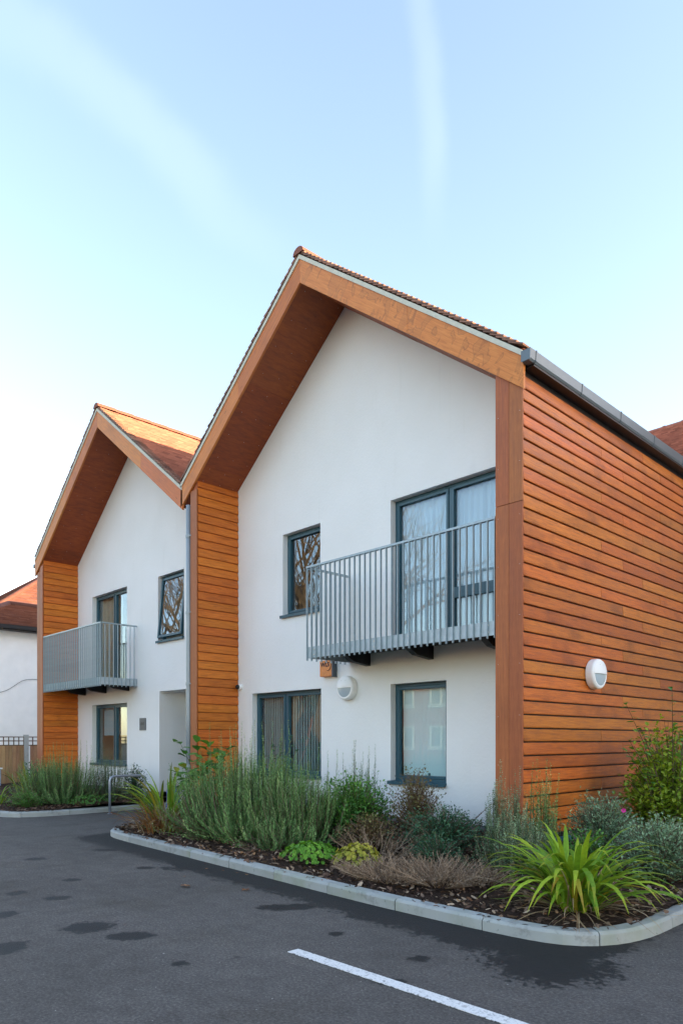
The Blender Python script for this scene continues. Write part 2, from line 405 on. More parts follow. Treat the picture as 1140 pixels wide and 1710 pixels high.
def paint():
    t = NT('road_paint'); v = t.coord()
    c = t.ramp(t.noise(v, 60, 4, .7), [(.3, (.45,.45,.44)), (.5, (.74,.73,.71))])
    c = t.mix(t.maprange(t.noise(v, 13, 8, .75), .55, .66, 0, .75), c, (.12,.12,.12))
    sp = t.new('ShaderNodeSeparateXYZ'); t.set(sp.inputs[0], v); e = t.math('DIVIDE', t.math('ABSOLUTE', t.math('SUBTRACT', sp.outputs[1], 3.255)), .05)
    c = t.mix(t.maprange(t.math('ADD', e, t.math('MULTIPLY', t.math('SUBTRACT', t.noise(v, 26, 6, .75), .5), 1.3)), .98, 1.12), c, (.10,.097,.093))
    return t.done(t.bsdf(c, .8, 0, .3, t.bump(t.noise(v, 70, 3), .4, .004)))
m_paint = paint()
def concrete(name, col, green=.25):
    t = NT(name); v = t.coord(rand=11.)
    c = t.mix(t.noise(v, 3, 6), tuple(x*.75 for x in col), tuple(x*1.15 for x in col))
    c = t.mix(t.maprange(t.noise(v, 1.6, 5), .45, .7, 0, green*1.6), c, (.20,.235,.13))
    c = t.mix(t.maprange(t.noise(v, 4, 8, .72), .52, .68, 0, .55), c, (.15,.15,.14)); c = t.mix(t.maprange(t.noise(v, 19, 5, .7), .62, .7, 0, .6), c, (.08,.08,.075))
    c = t.hsv(c, t.maprange(t.rand(), 0, 1, .88, 1.1, False))
    return t.done(t.bsdf(c, .85, 0, .3, t.bump(t.noise(v, 90, 4), .3, .004)))
m_kerb = concrete('kerb_concrete', (.36,.38,.37), .3); m_cpost = concrete('post_concrete', (.40,.41,.40), .1)
def soil():
    t = NT('bark_soil'); v = t.coord()
    c = t.ramp(t.noise(v, 24, 6, .7), [(.3, (.018,.011,.008)), (.55, (.05,.028,.018)), (.75, (.10,.055,.035))])
    return t.done(t.bsdf(c, .95, 0, .2, t.bump(t.noise(v, 30, 5, .7), 1, .03)))
m_soil = soil()
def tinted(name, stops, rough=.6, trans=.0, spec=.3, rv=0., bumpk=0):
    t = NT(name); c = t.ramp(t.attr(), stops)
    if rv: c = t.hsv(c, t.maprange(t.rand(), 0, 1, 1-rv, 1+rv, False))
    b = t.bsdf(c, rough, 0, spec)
    if trans:
        tr = t.new('ShaderNodeBsdfTranslucent'); t.set(tr.inputs[0], t.hsv(c, 1.25, 1.1))
        mx = t.new('ShaderNodeMixShader'); mx.inputs[0].default_value = trans; t.l.new(b, mx.inputs[1]); t.l.new(tr.outputs[0], mx.inputs[2]); b = mx.outputs[0]
    return t.done(b)
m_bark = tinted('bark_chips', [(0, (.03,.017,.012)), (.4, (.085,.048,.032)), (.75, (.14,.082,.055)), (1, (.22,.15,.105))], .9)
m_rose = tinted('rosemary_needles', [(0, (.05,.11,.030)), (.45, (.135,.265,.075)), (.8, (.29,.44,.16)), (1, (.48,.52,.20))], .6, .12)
m_rose2 = tinted('rosemary_needles_blue', [(0, (.06,.105,.05)), (.45, (.14,.22,.11)), (.8, (.27,.36,.20)), (1, (.42,.44,.22))], .6, .12)
m_stem = tinted('green_stem', [(0, (.10,.10,.04)), (1, (.16,.12,.06))], .7)
m_twig = tinted('brown_twig', [(0, (.07,.04,.025)), (.5, (.12,.08,.055)), (1, (.24,.18,.14))], .85)
m_dead = tinted('dead_heather', [(0, (.11,.068,.042)), (.5, (.27,.185,.12)), (1, (.46,.35,.25))], .9)
m_leaf_d = tinted('dark_leaf', [(0, (.02,.055,.028)), (.6, (.05,.135,.065)), (1, (.12,.24,.10))], .45, .12)
m_leaf_m = tinted('mid_leaf', [(0, (.03,.10,.022)), (.5, (.085,.235,.04)), (1, (.19,.38,.065))], .45, .2)
m_leaf_y = tinted('yellow_green_leaf', [(0, (.065,.12,.015)), (.5, (.21,.32,.028)), (1, (.42,.50,.05))], .5, .25)
m_leaf_b = tinted('bronze_leaf', [(0, (.06,.04,.02)), (.4, (.15,.085,.04)), (.7, (.17,.165,.06)), (1, (.28,.26,.09))], .6, .15)
m_ger = tinted('geranium_leaf', [(0, (.06,.16,.02)), (.6, (.12,.30,.03)), (1, (.22,.42,.05))], .55, .25)
m_gery = tinted('yellow_geranium_leaf', [(0, (.14,.17,.02)), (.5, (.32,.33,.04)), (1, (.50,.42,.08))], .55, .25)
m_cist = tinted('grey_green_leaf', [(0, (.075,.13,.065)), (.5, (.19,.30,.165)), (1, (.36,.48,.29))], .7, .1)
m_cover = tinted('ground_cover_leaf', [(0, (.03,.09,.02)), (.6, (.07,.19,.03)), (1, (.12,.27,.05))], .55, .2)
m_pink = plain('pink_petal', (.65,.03,.28), .5, 0, .3, .15)
m_litter = tinted('leaf_litter', [(0, (.10,.045,.02)), (.5, (.22,.10,.045)), (1, (.34,.20,.10))], .8, .1)
def strap_mat(name, a, b, c, tip):
    t = NT(name); v = t.coord((1,1,1), rand=5.)
    r = t.rand()
    col = t.ramp(r, [(0, a), (.5, b), (1, c)])
    col = t.mix(t.maprange(t.attr(), .72, 1., 0, .8), col, tip)
    col = t.hsv(col, t.maprange(t.noise(t.coord((1,1,1)), 40, 3), .3, .7, .85, 1.15, False))
    bb = t.bsdf(col, .55, 0, .3); tr = t.new('ShaderNodeBsdfTranslucent'); t.set(tr.inputs[0], col)
    mx = t.new('ShaderNodeMixShader'); mx.inputs[0].default_value = .28; t.l.new(bb, mx.inputs[1]); t.l.new(tr.outputs[0], mx.inputs[2])
    return t.done(mx.outputs[0])
m_strap = strap_mat('strap_leaf', (.10,.22,.018), (.21,.37,.022), (.36,.48,.03), (.40,.33,.03))
m_strap_y = strap_mat('yellow_strap_leaf', (.42,.27,.02), (.38,.34,.03), (.45,.22,.03), (.30,.14,.03))
m_straw = strap_mat('straw_leaf', (.36,.25,.14), (.46,.36,.23), (.28,.17,.09), (.30,.19,.11))
m_strap_d = strap_mat('olive_strap_leaf', (.09,.15,.02), (.17,.24,.025), (.26,.31,.035), (.22,.12,.02))
m_brownstrap = strap_mat('brown_strap_leaf', (.17,.065,.026), (.28,.125,.04), (.33,.19,.06), (.09,.04,.02))
m_fence = wood('fence_wood', (.30,.16,.075), (.45,.26,.135), (.56,.35,.20), (9,9,.6), .8, .25, .2, .2)
m_fence_d = wood('trellis_wood', (.10,.06,.035), (.15,.09,.05), (.20,.12,.07), (6,6,2), .8, .15, .2, .2)
def brick():
    t = NT('red_brick'); v = t.coord((1,1,1))
    b = t.new('ShaderNodeTexBrick'); mp = t.new('ShaderNodeMapping'); t.set(mp.inputs[0], v); mp.inputs['Rotation'].default_value = (R(90), 0, 0)
    t.set(b.inputs['Vector'], mp.outputs[0]); b.inputs['Scale'].default_value = 4.4; b.inputs['Color1'].default_value = (.24,.07,.045,1); b.inputs['Color2'].default_value = (.17,.05,.035,1); b.inputs['Mortar'].default_value = (.26,.23,.20,1)
    return t.done(t.bsdf(b.outputs[0], .85, 0, .3))
m_brick = brick()
m_treebark = plain('tree_bark', (.13,.10,.075), .9, 0, .2, .3, 10, .5, 30)

# ------------------------------------------------------------------ ground
g = MB(); g.face([(-300,-300,0),(300,-300,0),(300,300,0),(-300,300,0)])
tag(g.build('asphalt_road', m_asphalt), 'dark grey asphalt forecourt with damp patches', None, None, 'structure')
g = MB(); g.box(-3.87, 8., 3.205, 3.305, .003, .007)
tag(g.build('road_marking', m_paint), 'white painted bay line on the asphalt', None, None, 'structure')

def resample(pts, step):
    out = [Vector(pts[0])]
    for a, b in zip(pts, pts[1:]):
        a, b = Vector(a), Vector(b); n = max(1, int((b-a).length/step))
        for i in range(1, n+1): out.append(a.lerp(b, i/n))
    return out
def smooth_path(pts, it=3):
    pts = [Vector(p) for p in pts]
    for _ in range(it):
        q = [pts[0]]
        for a, b in zip(pts, pts[1:]):
            q += [a.lerp(b, .25), a.lerp(b, .75)]
        q.append(pts[-1]); pts = q
    return pts
def kerb(name, pts, label, stone=.915, start=0.):
    # the path runs with the road on its right-hand side
    P = smooth_path([(x, y, 0) for x, y in pts], 3)
    P = resample(P, .06)
    L = [0.]
    for a, b in zip(P, P[1:]): L.append(L[-1]+(b-a).length)
    def at(d):
        d = max(0, min(L[-1], d)); i = min(len(L)-2, max(0, int(np.searchsorted(L, d))-1))
        f = (d-L[i])/max(1e-6, L[i+1]-L[i]); return P[i].lerp(P[i+1], f), (P[i+1]-P[i]).normalized()
    root = MB(); rp = [at(d) for d in np.arange(0, L[-1], .25)]
    for (p, dr), (q, dq) in zip(rp, rp[1:]):      # concrete bed below the stones
        n1 = Vector((-dr.y, dr.x, 0)); n2 = Vector((-dq.y, dq.x, 0))
        root.face([p+n1*.01+Vector((0,0,.05)), q+n2*.01+Vector((0,0,.05)), q+n2*.115+Vector((0,0,.05)), p+n1*.115+Vector((0,0,.05))])
    ro = root.build(name, m_kerb, fix=False); tag(ro, label, None, None, 'structure')
    d = -start
    prof = [(0.0, -.05), (0.0, .078), (.022, .100), (.122, .104), (.125, -.05)]
    kr = random.Random(3)
    while d < L[-1]-.05:
        d0, d1 = max(0, d)+.004, min(L[-1], d+stone)-.004; d += stone
        if d1-d0 < .1: continue
        n = max(1, int((d1-d0)/.12)); mb = MB(); base = at((d0+d1)/2)[0]
        dz, dn = kr.uniform(-.003,.003), kr.uniform(-.003,.003)
        rings = []
        for i in range(n+1):
            p, dr = at(d0+(d1-d0)*i/n); nn = Vector((-dr.y, dr.x, 0))
            rings.append([p + nn*(u+dn) + Vector((0,0,z+dz)) - base for u, z in prof])
        k = len(prof)
        for r in rings: mb.v += [tuple(v) for v in r]
        for i in range(n):
            for j in range(k):
                j2 = (j+1) % k
                mb.f.append((i*k+j, i*k+j2, (i+1)*k+j2, (i+1)*k+j)); mb.t.append(0)
        mb.f.append(tuple(range(k))); mb.t.append(0); mb.f.append(tuple(n*k+j for j in range(k))); mb.t.append(0)
        mb.build('kerb_stone', m_kerb, ro, bevel=.004, loc=base)
    return ro
# the two planted beds; road on the right of the path when walking from left to right
KA = [(-10.98,8.3),(-10.98,5.95),(-10.9,5.45),(-10.6,5.12),(-10.0,5.0),(-8.1,4.90),(-6.4,4.80),(-4.9,4.70),(-4.0,4.67),(-3.1,4.68),(-2.62,4.74),(-2.36,4.98),(-2.25,5.35),(-2.24,5.8),(-2.25,13.9)]
KB = [(-26,4.75),(-15.4,4.75),(-14.6,4.80),(-14.15,5.05),(-14.0,5.5),(-14.0,6.1),(-14.05,8.3)]
kerb('front_kerb', KA, 'pale concrete kerb round the front planting bed', start=.35)
kerb('far_kerb', KB, 'pale concrete kerb round the far planting bed')

def inside(poly, x, y):
    c = False; j = len(poly)-1
    for i in range(len(poly)):
        (xi, yi), (xj, yj) = poly[i], poly[j]
        if (yi > y) != (yj > y) and x < (xj-xi)*(y-yi)/(yj-yi)+xi: c = not c
        j = i
    return c
def soil_z(x, y):
    # the bed rises gently from the kerb to the wall
    k = max(0., min(1., (y-4.9)/3.2))
    return .085 + .13*k + .03*mnoise.noise(Vector((x*1.7, y*1.7, 0))) + .012*mnoise.noise(Vector((x*7, y*7, 3)))
def bed(name, poly, label, step=.07):
    xs = [p[0] for p in poly]; ys = [p[1] for p in poly]
    nx = int((max(xs)-min(xs))/step)+2; ny = int((max(ys)-min(ys))/step)+2
    mb = MB(); idx = {}
    for i in range(nx):
        for j in range(ny):
            x, y = min(xs)+i*step, min(ys)+j*step
            if inside(poly, x, y): idx[i, j] = len(mb.v); mb.v.append((x, y, soil_z(x, y)))
    for (i, j) in idx:
        q = [(i,j),(i+1,j),(i+1,j+1),(i,j+1)]
        if all(k in idx for k in q): mb.f.append(tuple(idx[k] for k in q)); mb.t.append(0)
    o = mb.build(name, m_soil, smooth=True, fix=False)
    return tag(o, label, None, None, 'structure')
def inset(P, d):
    P = smooth_path([(x, y, 0) for x, y in P], 2); out = []
    for i, p in enumerate(P):
        dr = (P[min(i+1, len(P)-1)]-P[max(i-1, 0)]).normalized(); out.append((p.x-dr.y*d, p.y+dr.x*d))
    return out
polyA = inset(KA, .03) + [(-4.5,13.9),(-4.5,8.4),(-10.9,8.4)]
polyB = inset(KB, .03) + [(-22,8.4),(-26,8.4)]
bed('front_bed_soil', polyA, 'dark bark covered soil of the front planting bed')
bed('far_bed_soil', polyB, 'dark bark covered soil of the far planting bed', .1)
def chips(name, poly, n, size, mat, seed, label, tmin=0, tmax=1, lift=.012):
    rr = random.Random(seed); mb = MB()
    xs = [p[0] for p in poly]; ys = [p[1] for p in poly]
    while len(mb.f) < n*2:
        x, y = rr.uniform(min(xs), max(xs)), rr.uniform(min(ys), max(ys))
        if not inside(poly, x, y): continue
        l = size*rr.uniform(.5, 1.6); w = l*rr.uniform(.25, .6); a = rr.uniform(0, 6.3); tt = rr.uniform(tmin, tmax)
        M = Matrix.Translation((x, y, soil_z(x, y)+lift)) @ Matrix.Rotation(a, 4, 'Z') @ Matrix.Rotation(rr.uniform(-.7,.7), 4, 'X') @ Matrix.Rotation(rr.uniform(-.6,.6), 4, 'Y')
        c = rr.uniform(-.25,.25)*l
        mb.face([M @ Vector(p) for p in ((-l,-w*.6,0),(0,-w,c),(0,w,c),(-l*.9,w*.5,0))], tt)
        mb.face([M @ Vector(p) for p in ((0,-w,c),(l,-w*.4,0),(l*.8,w*.6,0),(0,w,c))], tt)
    return tag(mb.build(name, mat, fix=False), label, None, None, 'stuff')
frontstrip = inset(KA, .14)[6:] + [(-4.0,9.5),(-4.0,6.9),(-10.7,6.9)]
frontstrip = [p for p in frontstrip if p[1] < 9.6]
chips('bark_mulch', polyA, 9000, .027, m_bark, 5, 'brown bark chips lying over the front bed')
chips('far_bark_mulch', [p for p in polyB if p[0] > -19], 1500, .03, m_bark, 6, 'brown bark chips lying over the far bed')
chips('leaf_litter', [(-8.6,5.1),(-6.4,5.0),(-6.4,5.5),(-8.6,5.6)], 46, .03, m_litter, 8, 'curled brown leaves lying on the bark by the kerb', .2, 1, .03)
chips('corner_leaf_litter', [(-4.6,4.95),(-2.6,5.0),(-2.5,6.6),(-4.4,6.6)], 90, .022, m_litter, 9, 'small brown leaves lying on the bark at the corner', 0, 1, .03)
# ------------------------------------------------------------------ buildings
YF, YW, YB = 7.37, 8.33, 22.0
m_int = m_roomdark

def wall_sheet(name, outline, holes, y, depth, mat, parent, arch=None):
    """A wall in the plane y with openings cut out and plastered reveals of the given depth."""
    bm = bmesh.new()
    def loop(pts):
        vs = [bm.verts.new((x, y, z)) for x, z in pts]
        for i in range(len(vs)): bm.edges.new((vs[i], vs[(i+1) % len(vs)]))
    loop(outline)
    for (x0, x1, z0, z1) in holes: loop([(x0,z0),(x1,z0),(x1,z1),(x0,z1)])
    bmesh.ops.triangle_fill(bm, edges=bm.edges[:], use_beauty=True, use_dissolve=False, normal=(0,-1,0))
    # triangle_fill may also fill the openings: drop those
    kill = [f for f in bm.faces if any(x0 < f.calc_center_median().x < x1 and z0 < f.calc_center_median().z < z1 for x0,x1,z0,z1 in holes)]
    bmesh.ops.delete(bm, geom=kill, context='FACES_ONLY')
    for f in bm.faces:
        f.normal_update()
        if f.normal.y > 0: f.normal_flip()
    def quad(*p): bm.faces.new([bm.verts.new(q) for q in p])
    for (x0, x1, z0, z1) in holes:
        d = y+depth
        quad((x0,y,z0),(x0,d,z0),(x0,d,z1),(x0,y,z1)); quad((x1,y,z0),(x1,y,z1),(x1,d,z1),(x1,d,z0))
        quad((x0,y,z1),(x0,d,z1),(x1,d,z1),(x1,y,z1)); quad((x0,y,z0),(x1,y,z0),(x1,d,z0),(x0,d,z0))
    me = bpy.data.meshes.new(name); bm.to_mesh(me); bm.free()
    return link(name, me, mat, parent)

def room(parent, x0, x1, z0, z1, y, depth=2.6, mat=None):
    mb = MB(); d = y+depth
    x0 -= .5; x1 += .5; z0 -= .3; z1 += .15
    mb.face([(x0,d,z0),(x1,d,z0),(x1,d,z1),(x0,d,z1)]); mb.face([(x0,y,z0),(x0,d,z0),(x0,d,z1),(x0,y,z1)])
    mb.face([(x1,y,z0),(x1,y,z1),(x1,d,z1),(x1,d,z0)]); mb.face([(x0,y,z0),(x1,y,z0),(x1,d,z0),(x0,d,z0)]); mb.face([(x0,y,z1),(x0,d,z1),(x1,d,z1),(x1,y,z1)])
    # back of the front wall round the opening
    return mb.build('room', mat or m_room, parent, fix=False)

def frame_mb(x0, x1, z0, z1, y0, y1, w, mull=(), mw=.07, trans=()):
    mb = MB()
    mb.box(x0, x0+w, y0, y1, z0, z1); mb.box(x1-w, x1, y0, y1, z0, z1)
    mb.box(x0+w, x1-w, y0, y1, z0, z0+w); mb.box(x0+w, x1-w, y0, y1, z1-w, z1)
    for m in mull: mb.box(m-mw/2, m+mw/2, y0+.002, y1-.002, z0+w, z1-w)
    for (a, b, z, h) in trans: mb.box(a, b, y0+.004, y1-.004, z-h/2, z+h/2)
    return mb
def window(parent, x0, x1, z0, z1, mull=(), mw=.14, sill=True, trans=(), sash=(), name='window', w=.05, floorlen=False):
    """Outer frame, sashes as sub-parts, panes, sill."""
    y0 = YW+.115
    fr = frame_mb(x0+.001, x1-.001, z0+.001, z1-.001, y0, y0+.07, w, mull, mw, trans).build(name, m_frame, parent, bevel=.004)
    xs = [x0+w] + [q for m in mull for q in (m-mw/2, m+mw/2)] + [x1-w]
    for i in range(0, len(xs), 2):
        a, b = xs[i], xs[i+1]
        if (i//2) in sash:
            frame_mb(a+.004, b-.004, z0+w+.004, z1-w-.004, y0-.012, y0+.055, .042).build('sash', m_frame, fr, bevel=.003); e = .04
        else: e = .0
        pm = MB(); pm.box(a+e, b-e, y0+.03, y0+.036, z0+w+e, z1-w-e); pm.build('pane', m_glass, fr)
    if sill:
        sm = MB(); sm.prism([(YW-.055, z0-.052), (YW-.055, z0-.002), (YW+.15, z0+.012), (YW+.15, z0-.01), (YW-.001, z0-.02), (YW-.035, z0-.052)], x0-.03 if sill != 'r' else x0-.03, x1+.004, 'x')
        sm.build('sill', m_frame, fr)
    return fr

def tiles_mesh(origin, along, up, nrm, width, length, gauge=.1, tw=.165, lift=.034, seed=1, thick=.024):
    """Plain clay tiles over one roof slope: each a small tilted slab, courses broken by half a tile."""
    rr = np.random.default_rng(seed)
    o, a, u, n = (np.array(v, float) for v in (origin, along, up, nrm))
    nc = int(length/gauge); nt = int(width/tw)+1
    V = []; F = []; T = []
    for c in range(nc):
        off = (c % 2)*tw/2
        s0 = np.clip(np.arange(nt)*tw - off, 0, width); s1 = np.clip(np.arange(nt)*tw - off + tw-.004, 0, width)
        ok = s1-s0 > .02; s0, s1 = s0[ok], s1[ok]; k = len(s0)
        b = c*gauge; top = min(b+gauge*1.25, length)
        lf = lift + rr.uniform(0, .006, k); tw_ = rr.uniform(-.003, .003, k)
        def P(s, q, h): return o + np.outer(s, a) + u*q + np.outer(h, n)
        v = np.stack([P(s0, b, lf+thick), P(s1, b, lf+thick+tw_), P(s1, top, np.full(k, thick*.6)), P(s0, top, np.full(k, thick*.6)),
                      P(s0, b, lf*.2), P(s1, b, lf*.2)], 1)
        V.append(v.reshape(-1, 3)); T.append(np.repeat(np.clip(rr.normal(.5, .2, k), .02, 1), 2))
    V = np.concatenate(V); n6 = len(V)//6; base = np.arange(n6)*6
    quads = np.stack([np.stack([base, base+1, base+2, base+3], 1), np.stack([base+4, base+5, base+1, base], 1)], 1).reshape(-1, 4)
    me = bpy.data.meshes.new('tiles')
    me.vertices.add(len(V)); me.vertices.foreach_set('co', V.ravel())
    me.loops.add(quads.size); me.loops.foreach_set('vertex_index', quads.ravel().astype(np.int32))
    me.polygons.add(len(quads)); me.polygons.foreach_set('loop_start', np.arange(len(quads), dtype=np.int32)*4)
    at = me.attributes.new('tint', 'FLOAT', 'FACE'); at.data.foreach_set('value', np.concatenate(T).astype(np.float32))
    me.update(calc_edges=True); me.validate(); return me

def barge_piece(xa, za, xe, m, y0, y1, h0, h1):
    """A sloping board from the apex to xe; top edge za-h0, lower edge za-h1, plumb cut at both ends."""
    z = lambda x, h: za-h-m*abs(x-xa)
    mb = MB(); mb.prism([(xa, z(xa, h0)), (xe, z(xe, h0)), (xe, z(xe, h1)), (xa, z(xa, h1))], y0, y1, 'y'); return mb

def gable_roof(root, xa, za, mL, xL, mR, xR, seed, rights=True):
    """Roof slopes of plain tiles, ridge tiles, verge tiles on mortar, bargeboards and ply soffit."""
    for side, xe, m in ((-1, xL, mL), (1, xR, mR)):
        zt = lambda x, h: za-h-m*abs(x-xa)
        ln = math.hypot(xe-xa, m*(xe-xa)); up = Vector((xa-xe, 0, m*abs(xe-xa))).normalized(); nr = Vector((-up.z*(-side)*-1, 0, 0))
        nr = Vector((side*up.z, 0, abs(up.x)))
        deck = MB(); deck.prism([(xa, zt(xa,.05)), (xe, zt(xe,.05)), (xe, zt(xe,.10)), (xa, zt(xa,.10))], YF+.02, YB, 'y')
        dk = deck.build('roof', m_tile, root)
        o = Vector((xe, YF-.05, zt(xe,.05)))
        me = tiles_mesh(o+Vector((0,.165,0)), (0,1,0), up, nr, YB-YF-.11, ln, seed=seed+side); me.materials.append(m_tile)
        t = link('roof_tiles', me, m_tile, dk); t['kind'] = 'stuff'
        # verge tiles: one shared slab, one object per course
        vm = MB(); ang = math.atan(m)
        vm.box(0, .225, 0, .165, 0, .018); vme = vm.mesh('verge_tile', fix=True); vme.materials.append(m_tile_v)
        rr = random.Random(seed*3+side)
        nc = int(ln/.112)
        for c in range(nc):
            p = o + up*(c*.112) + nr*.050
            ob = link('verge_tile', vme, None, dk, p + Vector((0, rr.uniform(-.006,.006), 0)))
            e = ang*1.0 - .20 + rr.uniform(-.012,.012)
            # local +x runs up the slope
            ob.rotation_euler = (0, -e, 0) if side < 0 else (0, -e, math.pi)
            if side > 0: ob.location.y += .165
        mo = MB(); mo.prism([(xa, zt(xa,.055)), (xe+side*.02, zt(xe+side*.02,.055)), (xe+side*.02, zt(xe+side*.02,.125)), (xa, zt(xa,.125))], YF-.045, YF+.03, 'y')
        mo.build('verge_mortar', m_mortar, root)
        xm = xa+(xe-xa)*(.56 if side > 0 else .47)
        for xb, xc in ((xa, xm-side*.0015), (xm+side*.0015, xe+side*.03)):
            z = lambda x, h: za-h-m*abs(x-xa)
            bg_ = MB(); bg_.prism([(xb, z(xb,.125)), (xc, z(xc,.125)), (xc, z(xc,.50)), (xb, z(xb,.50))], YF-.03, YF+.012, 'y')
            bg_.build('bargeboard', (m_barge_st if rights else m_barge_r) if side > 0 else m_barge, root, bevel=.003)
        # ply soffit in three sheets a side
        cuts = [0, .40, .79, 1.]
        for a, b in zip(cuts, cuts[1:]):
            x0, x1 = xa+(xe-xa)*a, xa+(xe-xa)*b; q = side*.0025
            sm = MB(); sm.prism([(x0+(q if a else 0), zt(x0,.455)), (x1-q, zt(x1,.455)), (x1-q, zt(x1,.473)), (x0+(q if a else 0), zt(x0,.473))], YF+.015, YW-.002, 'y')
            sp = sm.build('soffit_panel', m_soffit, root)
            ns = 4
            sk = MB()
            for i in range(ns):
                for yy in (YF+.16, YF+.5, YF+.84):
                    x = x0+(x1-x0)*(i+.12+.76*rr.random()*.15)/(ns-.3); c = Vector((x, yy+rr.uniform(-.02,.02), zt(x,.473)))
                    sk.lathe([(.005,0),(.004,.003)], c, -nr, 6)
            so = sk.build('screw_heads', m_screw, sp, fix=False); so['kind'] = 'stuff'
    # ridge tiles
    rm = MB(); n = 8; prof = [(.125*math.sin(math.pi*(i/n-.5)), .105*math.cos(math.pi*(i/n-.5))-.01) for i in range(n+1)]
    k = len(prof)
    for yy in (0, .452):
        rm.v += [(p[0], yy, p[1]) for p in prof]
    for yy in (.40, .455):
        rm.v += [(p[0]*1.1, yy, p[1]*1.08+.003) for p in prof]
    for b in (0, 2*k):
        for i in range(k-1): rm.f.append((b+i, b+i+1, b+k+i+1, b+k+i)); rm.t.append(0)
    for i in range(k-1): rm.f.append((2*k+i, 2*k+i+1, i+1, i)); rm.t.append(0)
    rm.f.append(tuple(range(k))); rm.t.append(0); rm.t = [.12]*len(rm.f)
    rme = rm.mesh('ridge_tile', False); rme.materials.append(m_tile)
    y = YF-.07; i = 0
    while y < YB-.4:
        ob = link('ridge_tile', rme, None, root, (xa, y, za-.045)); y += .452; i += 1

# ---- big house
XA, ZA, XR, XV, MS = -8.56, 9.25, -4.56, -12.08, .772
big = empty('gabled_house', (-8.2, 8.3, 0), 'larger white gabled house with orange timber cladding on its side wall', 'house')
gable_roof(big, XA, ZA, MS, XV, MS, XR, 11)
sof = lambda x: ZA-.473-MS*abs(x-XA)
WIN = dict(rg=(-7.521,-6.425,.86,2.378), lg=(-11.129,-9.145,.86,2.398), up=(-10.195,-9.165,3.79,5.285), dr=(-7.521,-5.2,2.93,5.275))
x0w, x1w = -11.59, -4.92
wall_sheet('front_wall', [(x0w,.30),(x1w,.30),(x1w,sof(x1w)+.01),(XA,sof(XA)+.01),(x0w,sof(x0w)+.01)], list(WIN.values()), YW, .19, m_white, big)
pl = MB(); pl.box(x0w, x1w, YW+.02, YW+.2, -.1, .305); pl.build('plinth', m_plinth, big)
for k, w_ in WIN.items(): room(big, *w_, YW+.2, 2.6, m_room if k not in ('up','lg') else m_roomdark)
window(big, *WIN['rg'], sash=(0,), w=.045)
wl_ = window(big, *WIN['lg'], mull=(-10.225,), mw=.05, sash=(0,1), w=.045)
window(big, *WIN['up'], sash=(0,), w=.045)
dw = window(big, *WIN['dr'], mull=(-6.44,), mw=.05, sash=(0,1), sill=False, name='balcony_door', w=.045)
tr = MB(); tr.box(-6.37, -5.28, YW+.105, YW+.17, 3.585, 3.745); tr.build('midrail', m_frame, dw, bevel=.004)
h = MB(); h.box(-6.93, -6.90, YW+.20, YW+.25, .95, .99); h.tube([(-6.915,YW+.24,.97),(-6.93,YW+.25,1.0),(-7.03,YW+.25,1.05)], .011, 6); h.build('window_handle', m_frame, big)

# side wall: backing and lapped boards
S8 = 8.4/1187
ylines = [644.5,664.9,686.9,708.1,729.6,751.7,774.8,797.8,820.9,844.4,867.7,890.4,913.3,936.7]
while ylines[-1] < 1392: ylines.append(ylines[-1]+23.2)
zl = [1.5+(1236-y)*S8 for y in ylines]
zl = [zl[0]+.165] + zl                       # board i spans zl[i+1] .. zl[i]
bk = MB(); bk.box(-4.72, -4.596, YF+.06, 13.95, .2, 5.86); side = bk.build('side_wall', m_black, big)
def board_mesh(h, l, prof_t=.024, mt=None):
    mb = MB(); mb.prism([(-.012, 0.), (prof_t-.008, 0.), (prof_t-.002, .004), (prof_t, .014), (prof_t-.004, h*.5), (.012, h-.001), (-.012, h)], 0, l, 'y')
    me = mb.mesh('cladding_board', fix=True); me.materials.append(mt or m_board_y); return me
joints = [3.32, 3.96, 1.98, 2.65]
for i in range(len(zl)-1):
    h = zl[i]-zl[i+1]-.0165; j = joints[i % 4]
    cuts = [0., j, j+3.6, 6.55]
    for a, b in zip(cuts, cuts[1:]):
        if b-a < .2: continue
        me = board_mesh(h, b-a-.007)
        shared('cladding_board', me, side, (-4.584, YF+.03+a, zl[i+1]))
# corner post: four planks on the front of the fin, with a return board
core = MB(); core.box(-4.92, -4.60, YF+.025, YW+.0, .24, sof(-4.92)); fin = core.build('corner_post', m_post, big)
for (a, b) in ((-4.938,-4.752),(-4.748,-4.562)):
    for (z0, z1) in ((.275,4.335),(4.341,sof(a)+.0)):
        mb = MB(); mb.box(0, b-a, 0, .022, 0, z1-z0); p = mb.build('post_plank', m_post, fin, bevel=.002, loc=(a, YF+.002, z0))
sk = MB(); rr = random.Random(4)
for zz in np.arange(.6, 5.7, .6):
    for x in (-4.90,-4.60): sk.lathe([(.0035,0),(.003,.003)], (x, YF+.002, zz+rr.uniform(-.02,.02)), (0,-1,0), 6)
o = sk.build('screw_heads', m_screw, fin, fix=False); o['kind'] = 'stuff'
ft = MB(); ft.box(-4.942, -4.545, YF-.008, YF+.03, .205, .27); ft.box(-4.575, -4.545, YF+.03, 13.9, .205, .27); ft.build('base_trim', m_trim, big)
